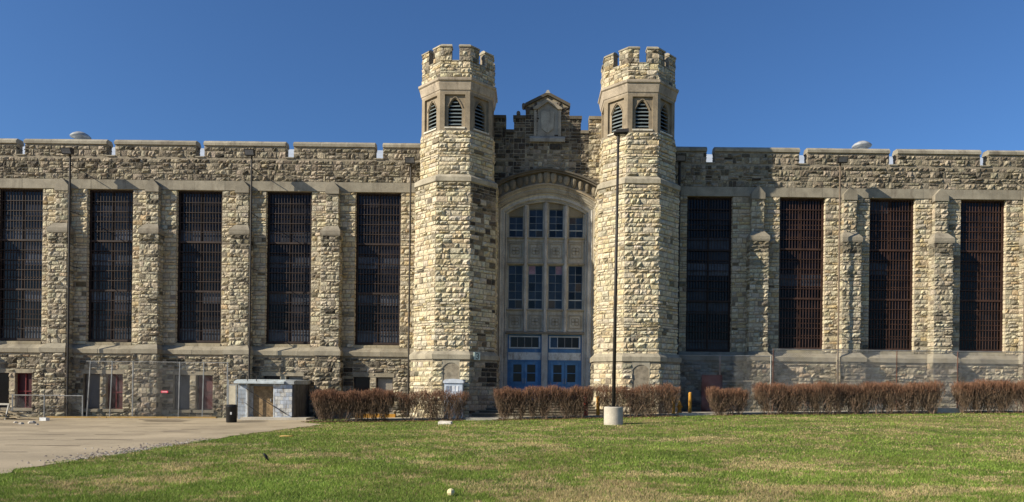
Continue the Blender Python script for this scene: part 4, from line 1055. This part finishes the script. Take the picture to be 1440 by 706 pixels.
# yellow kerb
segs = [(66, 150), (151, 236), (237, 304)]
kb = tag(empty('yellow_kerb', loc=(-22, 38.3, ground(-22, 38.3))), 'low yellow-painted kerb along the foot of the left fences', 'kerb')
for a, b in segs:
    xa, xb = W(a, 588, 38.3)[0], W(b, 588, 38.3)[0]; m = MB(); N = 6
    for i in range(N):
        p, q = xa+(xb-xa)*i/N, xa+(xb-xa)*(i+1)/N; z = ground((p+q)/2, 38.3); m.box(p, q, 38.25+rnd.uniform(-.003, .003), 38.45, z-.1, z+.09)
    o = m.build('kerb_length', 'kerbpaint', kb); o.location = -Vector(kb.location)
xa, xb = W(500, 588, 38.3)[0], W(556, 588, 38.3)[0]; z = ground(xa, 38.2); m = MB(); m.box(xa, xb, 38.2, 38.4, z-.1, z+.28)
simple('yellow_kerb', m, 'yellow', 'yellow-painted kerb glimpsed behind the dense hedge left of the left tower', 'kerb')
# white block at the kerb's end
X, D = W_ground(62, 592); z = ground(X, D); m = MB(); m.box(X-.16, X+.15, D-.1, D+.2, z, z+.17, (.7, .7, .68), jit=.01); simple('concrete_block', m, 'plain', 'small white block at the left end of the yellow kerb', 'block')
# timber pile
tp = tag(empty('timber_pile', loc=(-25.5, 36, ground(-25.5, 36))), 'heap of old planks at the left edge of the driveway', 'timber pile')
for (x0, y0, x1, y1, h0, h1, w_) in ((-20, 592, 58, 591, .32, .05, .2), (0, 587, 26, 583, .42, .30, .28), (14, 582, 40, 592, .40, .05, .2), (30, 590, 60, 593, .08, .05, .22), (-20, 585, 22, 596, .2, .02, .18), (-30, 597, 30, 594, .05, .14, .16), (5, 590, 20, 597, .2, .0, .15), (-25, 580, 10, 590, .5, .25, .2)):
    A = W(x0, y0, 36.6); B = W(x1, y1, 36.2); g2 = ground(A[0], 36); m = MB()
    a = Vector((A[0], 36.6, g2+h0)); b = Vector((B[0], 36.1+rnd.uniform(-.4, .4), g2+h1)); d = (b-a).normalized(); s_ = d.cross(Vector((0, 0, 1))).normalized()*w_/2; u_ = Vector((0, 0, .045))
    m.v += [tuple(p) for p in (a-s_, a+s_, a+s_+u_, a-s_+u_, b-s_, b+s_, b+s_+u_, b-s_+u_)]
    kk = rnd.uniform(.6, 1.3); cc = tuple(v*kk for v in (.34, .27, .17))
    for q in ((0, 1, 2, 3), (7, 6, 5, 4), (0, 4, 5, 1), (1, 5, 6, 2), (2, 6, 7, 3), (3, 7, 4, 0)): m.f.append(q); m.c.append(cc)
    o = m.build('plank', 'plain', tp); o.location = -Vector(tp.location)
# saw-horse like frame
xa, xb = W(-14, 570, 36.4)[0], W(14, 570, 36.4)[0]; z = W(0, 567, 36.4)[1]; g2 = ground(xa, 36.4)
tf = tag(empty('trestle', loc=((xa+xb)/2, 36.5, g2)), 'pale wooden trestle standing in the plank heap at the left edge', 'trestle')
m = MB(); m.box(xa, xb, 36.35, 36.45, z-.09, z, (.45, .42, .36)); o = m.build('top_rail', 'plain', tf); o.location = -Vector(tf.location)
for xx in (xa+.02, xb-.1):
    for dy in (-.25, .35):
        m = MB(); m.bar((xx+.04, 36.4, z-.05), (xx+.04, 36.4+dy, g2), .035, 4, c=(.42, .40, .35)); o = m.build('leg', 'plain', tf); o.location = -Vector(tf.location)
# rubble stones on paving near planks
for i, (px, py, s) in enumerate(((30, 597, .10), (45, 596, .14), (22, 595, .08), (52, 598, .07))):
    X, D = W_ground(px, py); m = MB(); z = ground(X, D); m.lathe(X, D, [(s, z), (s*1.05, z+s*.5), (s*.6, z+s*.95)], n=6, c=(.42, .38, .32), rot=i*20)
    simple('rubble_stone', m, 'plain', ['small lump of rubble below the plank heap, second from left', 'largest pale lump of rubble in front of the plank heap', 'leftmost small lump of rubble in front of the plank heap', 'rightmost small lump of rubble by the plank heap'][i], 'rubble')
# lawn bits
X, D = W_ground(626, 596.5); z = ground(X, D); m = MB(); m.box(X-.32, X+.32, D-.18, D+.18, z, z+.13, (.62, .57, .48), jit=.04, taper=.04); simple('broken_kerbstone', m, 'plain', 'flat broken piece of pale stone on the lawn before the left tower', 'stone slab')
X, D = W_ground(634, 698); z = ground(X, D); m = MB(); m.lathe(X, D, [(.04, z+.02), (.055, z+.06), (.045, z+.10), (.015, z+.12)], n=7, c=(.62, .52, .30)); simple('pale_stone', m, 'plain', 'small pale yellow stone in the foreground grass', 'stone')
X, D = W_ground(403, 614.5); z = ground(X, D); m = MB(); m.box(X-.20, X+.22, D-.08, D+.10, z+.01, z+.05, (.58, .38, .12), jit=.015); simple('yellow_board', m, 'plain', 'short yellow board lying in the grass near the driveway end', 'board')
X, D = W_ground(373, 650); z = ground(X, D)
bird = tag(empty('black_bird', loc=(X, D, z)), 'small black bird standing in the lawn', 'bird')
m = MB(); P = [(-.10, .22, .012), (-.05, .19, .04), (.0, .16, .055), (.05, .125, .045), (.09, .08, .02), (.13, .03, .012)]
N = 10; b = 0
for x, zz, r_ in [(-.075, .245, .008), (-.06, .24, .028), (-.035, .235, .036), (-.01, .20, .045), (.02, .16, .056), (.05, .115, .05), (.08, .07, .028), (.12, .02, .014), (.14, -.0, .006)]:
    for q in range(N): t = 2*math.pi*q/N; m.v.append((x+math.cos(t)*r_*.5, math.sin(t)*r_, zz+.03+math.cos(t)*r_*.8))
for a in range(8):
    for q in range(N): j = (q+1) % N; m.f.append((a*N+q, a*N+j, (a+1)*N+j, (a+1)*N+q)); m.c.append((.01, .01, .01))
m.build('body', 'black', bird, True)
m = MB(); m.bar((-.08, 0, .275), (-.125, 0, .265), .010, 5, r2=.002); m.build('beak', 'black', bird); bird.scale = (.66, .66, .66)
for s_ in (-1, 1): m = MB(); m.bar((.02, s_*.025, .15), (.01, s_*.025, 0), .005, 5); m.build('leg', 'black', bird)
# slab blocks seen in hedge gaps
for (x0, x1, ya, yb, lab) in ((655, 701, 586, 592.5, 'long pale concrete slab between the thin hedge and the entrance hedge'), (1318, 1354, 572.5, 584, 'pale concrete block in the gap between the two right hedges')):
    D = 34.9 if x0 < 700 else 35.3; X0, zt = W(x0, ya+1.5, D); X1, zb = W(x1, yb, D); m = MB(); m.box(X0, X1, D, D+.9, zb-.15, zt, (.5, .5, .5), jit=.01); simple('concrete_slab', m, 'concrete', lab, 'slab')
# yellow bollards, hydrant, pad
X0, X1 = W(949, 585, 36.3)[0], W(1010, 585, 36.3)[0]; z = ground(8, 36)
m = MB(); m.box(X0, X1, 35.3, 37.6, z-.2, z+.12, (.5, .5, .5), jit=.008); simple('concrete_pad', m, 'concrete', 'pale concrete pad under the yellow bollard and hydrant', 'pad')
pz = z+.12
def bollard(px, D, ptop, r, mt, label, basez):
    X = W(px, 570, D)[0]; top = W(px, ptop, D)[1]; b = tag(empty('bollard', loc=(X, D, basez)), label, 'bollard')
    m = MB(); m.lathe(0, 0, [(r, 0), (r, top-basez-.06)], n=14, apothem=False); m.build('post', mt, b)
    m = MB(); m.lathe(0, 0, [(r, top-basez-.06), (r*.85, top-basez-.02), (r*.4, top-basez), (0.005, top-basez+.003)], n=14, apothem=False, cap=False); m.build('domed_top', mt, b, True)
bollard(970.3, 36.0, 551.5, .085, 'yellow', 'tall yellow bollard standing in the open beside the hydrant', pz)
bollard(947, 35.9, 559, .085, 'yellow', 'orange-yellow bollard at the right end of the hedge before the right tower', ground(7.3, 35.9))
bollard(841, 36.0, 557, .09, 'yellow', 'yellow bollard half hidden in the hedge just left of the lamp post', ground(3.5, 36))
MT['redp'] = mat('faded_red_paint', (.45, .04, .03), nscale=5, namp=.3, bump=.2, stain=(5, .5, (.4, .35, .32), .7))
bollard(824, 36.0, 552, .10, 'redp', 'red and white bollard behind the hedge at the right of the stairs', ground(2.9, 36))
X = W(955.5, 575, 36.1)[0]; hy = tag(empty('fire_hydrant', loc=(X, 36.1, pz)), 'small yellow fire hydrant beside the tall yellow bollard', 'fire hydrant')
m = MB(); m.lathe(0, 0, [(.13, 0), (.13, .04), (.09, .05), (.085, .36), (.11, .37), (.11, .41), (.09, .42), (.075, .50), (.03, .55), (.02, .59), (0.004, .59)], n=14, apothem=False); m.build('barrel', 'yellow', hy, True)
for s_ in (-1, 1): m = MB(); m.bar((0, 0, .30), (s_*.15, 0, .30), .045, 8); m.build('side_outlet', 'yellow', hy)
m = MB(); m.bar((0, 0, .26), (0, -.16, .26), .06, 8); m.build('front_outlet', 'yellow', hy)
# rusty panel
x0, z1 = W(988, 528, 38.85); x1, z0 = W(1014, 580, 38.85)
rp = tag(empty('rusty_panel', loc=((x0+x1)/2, 39.2, ground(x0, 39.2))), 'rust-brown sheet-metal panel against the wall beside the right tower', 'panel')
m = MB(); m.box(x0, x1, 38.85, 38.9, z0-.1, z1, (.5, .5, .5)); o = m.build('sheet', 'redrust', rp); o.location = -Vector(rp.location)
m = MB(); m.box(x0-.04, x0, 38.82, 38.92, z0-.1, z1+.03); m.box(x1, x1+.04, 38.82, 38.92, z0-.1, z1+.03); m.box(x0, x1, 38.82, 38.92, z1, z1+.03); o = m.build('frame', 'redrust', rp); o.location = -Vector(rp.location)
X, z1 = W(1012.5, 499, 38.9); z0 = W(1012.5, 530, 38.9)[1]; m = MB(); m.bar((X, 38.9, z0), (X, 38.9, z1), .045, 6, c=(.48, .34, .27)); m.bar((X, 38.9, W(1012, 536, 38.9)[1]), (W(1060, 536, 38.9)[0], 38.9, W(1060, 536, 38.9)[1]), .03, 6, c=(.48, .40, .30)); m.bar((X, 38.9, z0+.02), (X, 38.9, ground(X, 38.9)), .03, 6, c=(.2, .1, .07))
simple('pink_pipe', m, 'plain', 'faded pink pipe rising above the rusty panel and running right', 'pipe')
# small red sign on the tall fence
X, Z = W(231.5, 551, 38.7); m = MB(); m.box(X-.19, X+.19, 38.69, 38.70, Z-.06, Z+.06, (.62, .05, .09)); m.box(X-.14, X+.14, 38.683, 38.69, Z-.015, Z+.015, (.75, .6, .6)); simple('red_sign', m, 'plain', 'tiny red sign hanging on the tall chain-link fence', 'sign')
# pale cabinet
D = 35.75; x0, z1 = W(623.5, 533, D); x1, z0 = W(651, 589, D); g2 = ground(x0, D)
cb = tag(empty('phone_cabinet', loc=((x0+x1)/2, D+.3, g2)), 'pale blue-white cabinet with an arched top behind the thin hedge', 'cabinet')
def finc(mb, nm, mt): o = mb.build(nm, mt, cb); o.location = -Vector(cb.location)
cc = (.50, .56, .64)
m = MB(); xm = (x0+x1)/2; m.box(x0+.05, x1-.05, D+.02, D+.62, g2, z1-.2, cc); finc(m, 'cabinet_body', 'plain')
m = MB(); m.prism_y(D-.03, D+.68, [(x0-.01, z1-.20), (x1+.01, z1-.20), (x1+.01, z1-.10), (x1-.10, z1-.01), (xm, z1+.02), (x0+.10, z1-.01), (x0-.01, z1-.10)], (.56, .60, .66)); finc(m, 'arched_top', 'plain')
m = MB()
for xx, w_ in ((x0+.14, .10), (x0+.30, .10), (x0+.44, .14), (x0+.64, .12)): m.box(xx, xx+w_, D+.005, D+.02, z1-.62, z1-.34, (.22, .24, .28) if w_ < .11 else (.75, .76, .78))
m.box(x0+.1, x1-.1, D+.006, D+.02, z1-1.2, z1-.9, (.35, .40, .48)); finc(m, 'front_panels', 'plain')
# number plaque, on the diagonal face of the left tower
q = R(45); r = 2.13; L_ = 2*r*math.tan(R(22.5)); pl = Plane(TL+math.sin(q)*r-math.cos(q)*L_/2, 38.73-math.cos(q)*r-math.sin(q)*L_/2, 45)
z0, z1 = W(667, 506.5, 37)[1], W(667, 496, 37)[1]
ps = tag(empty('number_sign', loc=pl.p(.35, .15, z0)), 'square pale sign with a dark number 3 on the left tower', 'sign')
m = MB(); a0, a1 = .12, .53
for A, B, n0, n1, Z0, Z1, c in ((a0, a1, .27, .30, z0, z1, (.52, .62, .56)),):
    v = [pl.p(A, n1, Z0), pl.p(B, n1, Z0), pl.p(B, n0, Z0), pl.p(A, n0, Z0), pl.p(A, n1, Z1), pl.p(B, n1, Z1), pl.p(B, n0, Z1), pl.p(A, n0, Z1)]
    m.v += v; 
    for k in ((0, 3, 2, 1), (4, 5, 6, 7), (0, 1, 5, 4), (1, 2, 6, 5), (2, 3, 7, 6), (3, 0, 4, 7)): m.f.append(k); m.c.append(c)
o = m.build('sign_plate', 'plain', ps); o.location = -Vector(ps.location)
m = MB(); zc = (z0+z1)/2; mid = (a0+a1)/2
for zz, sgn in ((zc+.075, 1), (zc-.075, -1)):
    for q in range(9):
        t0, t1 = [R(160-250*k/9) if sgn > 0 else R(90-250*k/9) for k in (q, q+1)]
        P4 = [(mid+.0+math.cos(t)*r_*1.15, zz+math.sin(t)*r_) for t, r_ in ((t0, .055), (t0, .095), (t1, .095), (t1, .055))]
        m.face([pl.p(a_, .305, z_) for a_, z_ in P4], (.02, .035, .035))
o = m.build('numeral', 'plain', ps); o.location = -Vector(ps.location)

# ================================================================== GRASS BLADES
def grass_mat():
    m = bpy.data.materials.new('grass_blades'); m.use_nodes = True; t = m.node_tree; n = t.nodes; L = t.links; p = n['Principled BSDF']
    p.inputs['Roughness'].default_value = .6; p.inputs['Specular IOR Level'].default_value = .15
    a = n.new('ShaderNodeAttribute'); a.attribute_name = 'Col'; L.new(a.outputs['Color'], p.inputs['Base Color'])
    tr = n.new('ShaderNodeBsdfTranslucent'); L.new(a.outputs['Color'], tr.inputs[0]); mx = n.new('ShaderNodeMixShader'); mx.inputs[0].default_value = .35
    L.new(p.outputs[0], mx.inputs[1]); L.new(tr.outputs[0], mx.inputs[2]); L.new(mx.outputs[0], n['Material Output'].inputs[0]); return m
rn = np.random.default_rng(3)
def vnoise(x, y, s, seed):
    r_ = np.random.default_rng(seed); T = r_.random((64, 64)); X_ = x*s+100; Y_ = y*s+100; i = np.floor(X_).astype(int); j = np.floor(Y_).astype(int); fx = X_-i; fy = Y_-j
    fx = fx*fx*(3-2*fx); fy = fy*fy*(3-2*fy); g = lambda a, b: T[a % 64, b % 64]
    return (g(i, j)*(1-fx)+g(i+1, j)*fx)*(1-fy)+(g(i, j+1)*(1-fx)+g(i+1, j+1)*fx)*fy
N = 620000
q = rn.random(N); Dn, Df = 8.5, 35.6
d = 1/(1/Dn-(1/Dn-1/Df)*q)**1.0            # density falls with distance squared in depth
x = (rn.random(N)-.5)*(1.66*d+7)
ex = np.interp(d, eY, eX)+.15*np.sin(d*5)+rn.normal(size=N)*.08
keep = (x > ex) & (x < 34)
keep &= ~((np.abs(x-W_ground(862.5, 597)[0]) < .44) & (np.abs(d-W_ground(862.5, 597)[1]) < .44))
x = x[keep]; d = d[keep]; N = len(x)
gt = np.clip((d-11)/23, 0, 1); gt = gt*gt*(3-2*gt); gz = np.interp(x, GX, GZ)*gt
dry = .27*vnoise(x, d, .3, 1)+.38*vnoise(x, d, 1.3, 2)+.35*vnoise(x, d, 5.5, 4)
for px, py, sx, sy, am in ((1090, 655, 1.5, 1.0, .30), (940, 618, 1.6, .9, .28), (860, 606, 1.4, .7, .22), (300, 626, 1.6, .6, .3), (640, 612, 1.8, .6, .22), (1200, 690, 1.6, .5, .22), (1330, 586, 5.0, .7, .25), (1120, 588, 3.0, .5, .22), (860, 700, 1.6, .5, .25), (900, 668, 1.5, .5, .12), (250, 655, 1.0, .5, .12), (390, 641, .8, .4, .2)):
    px_, pd_ = W_ground(px, py); dry += 1.25*am*np.exp(-((x-px_)/sx)**2-((d-pd_)/sy)**2)
dry += 0*np.exp(-((x-7.5)/4)**2-((d-16.5)/2.0)**2)+.10*np.exp(-((x-2)/3.5)**2-((d-11)/1.2)**2)+.08*((d > 30) & (d < 32))-.07*(d > 33.2)
dryp = np.clip((dry-.49)/.24, 0.07, .92)
isdry = rn.random(N) < dryp
h = rn.uniform(.025, .066, N)*np.where(isdry, .75, 1.0)*(1+.25*(vnoise(x, d, .8, 9)-.5)*2); wd = rn.uniform(.0032, .0065, N)*np.maximum(1, d/9)
lean = rn.normal(size=(N, 2))*.6*h[:, None]; ang = rn.random(N)*math.pi
bx = np.cos(ang)*wd/1; by = np.sin(ang)*wd/1
V = np.zeros((N, 3, 3), dtype=np.float32)
V[:, 0] = np.stack([x-bx, d-by, gz-.005], 1); V[:, 1] = np.stack([x+bx, d+by, gz-.005], 1); V[:, 2] = np.stack([x+lean[:, 0], d+lean[:, 1], gz+h], 1)
me = bpy.data.meshes.new('grass'); me.vertices.add(N*3); me.vertices.foreach_set('co', V.ravel()); me.loops.add(N*3); me.loops.foreach_set('vertex_index', np.arange(N*3, dtype=np.int32))
me.polygons.add(N); me.polygons.foreach_set('loop_start', np.arange(0, N*3, 3, dtype=np.int32)); me.update(calc_edges=True)
green = np.array((.125, .205, .030)); green2 = np.array((.25, .33, .065)); tan = np.array((.50, .40, .20)); k = rn.random((N, 1))
col = np.where(isdry[:, None], tan*(.6+.7*rn.random((N, 1))), (green*(1-k)+green2*k)*(.65+.7*rn.random((N, 1))))
col = col*(.78+.44*vnoise(x, d, 2.2, 12))[:, None]*(.85+.3*vnoise(x, d, .5, 13))[:, None]
a = me.attributes.new('Col', 'FLOAT_COLOR', 'FACE'); cc = np.ones((N, 4), dtype=np.float32); cc[:, :3] = col; a.data.foreach_set('color', cc.ravel())
me.materials.append(grass_mat()); o = bpy.data.objects.new('grass', me); C.objects.link(o); tag(o, 'patchy green lawn with dry straw-coloured patches', 'grass', kind='stuff')
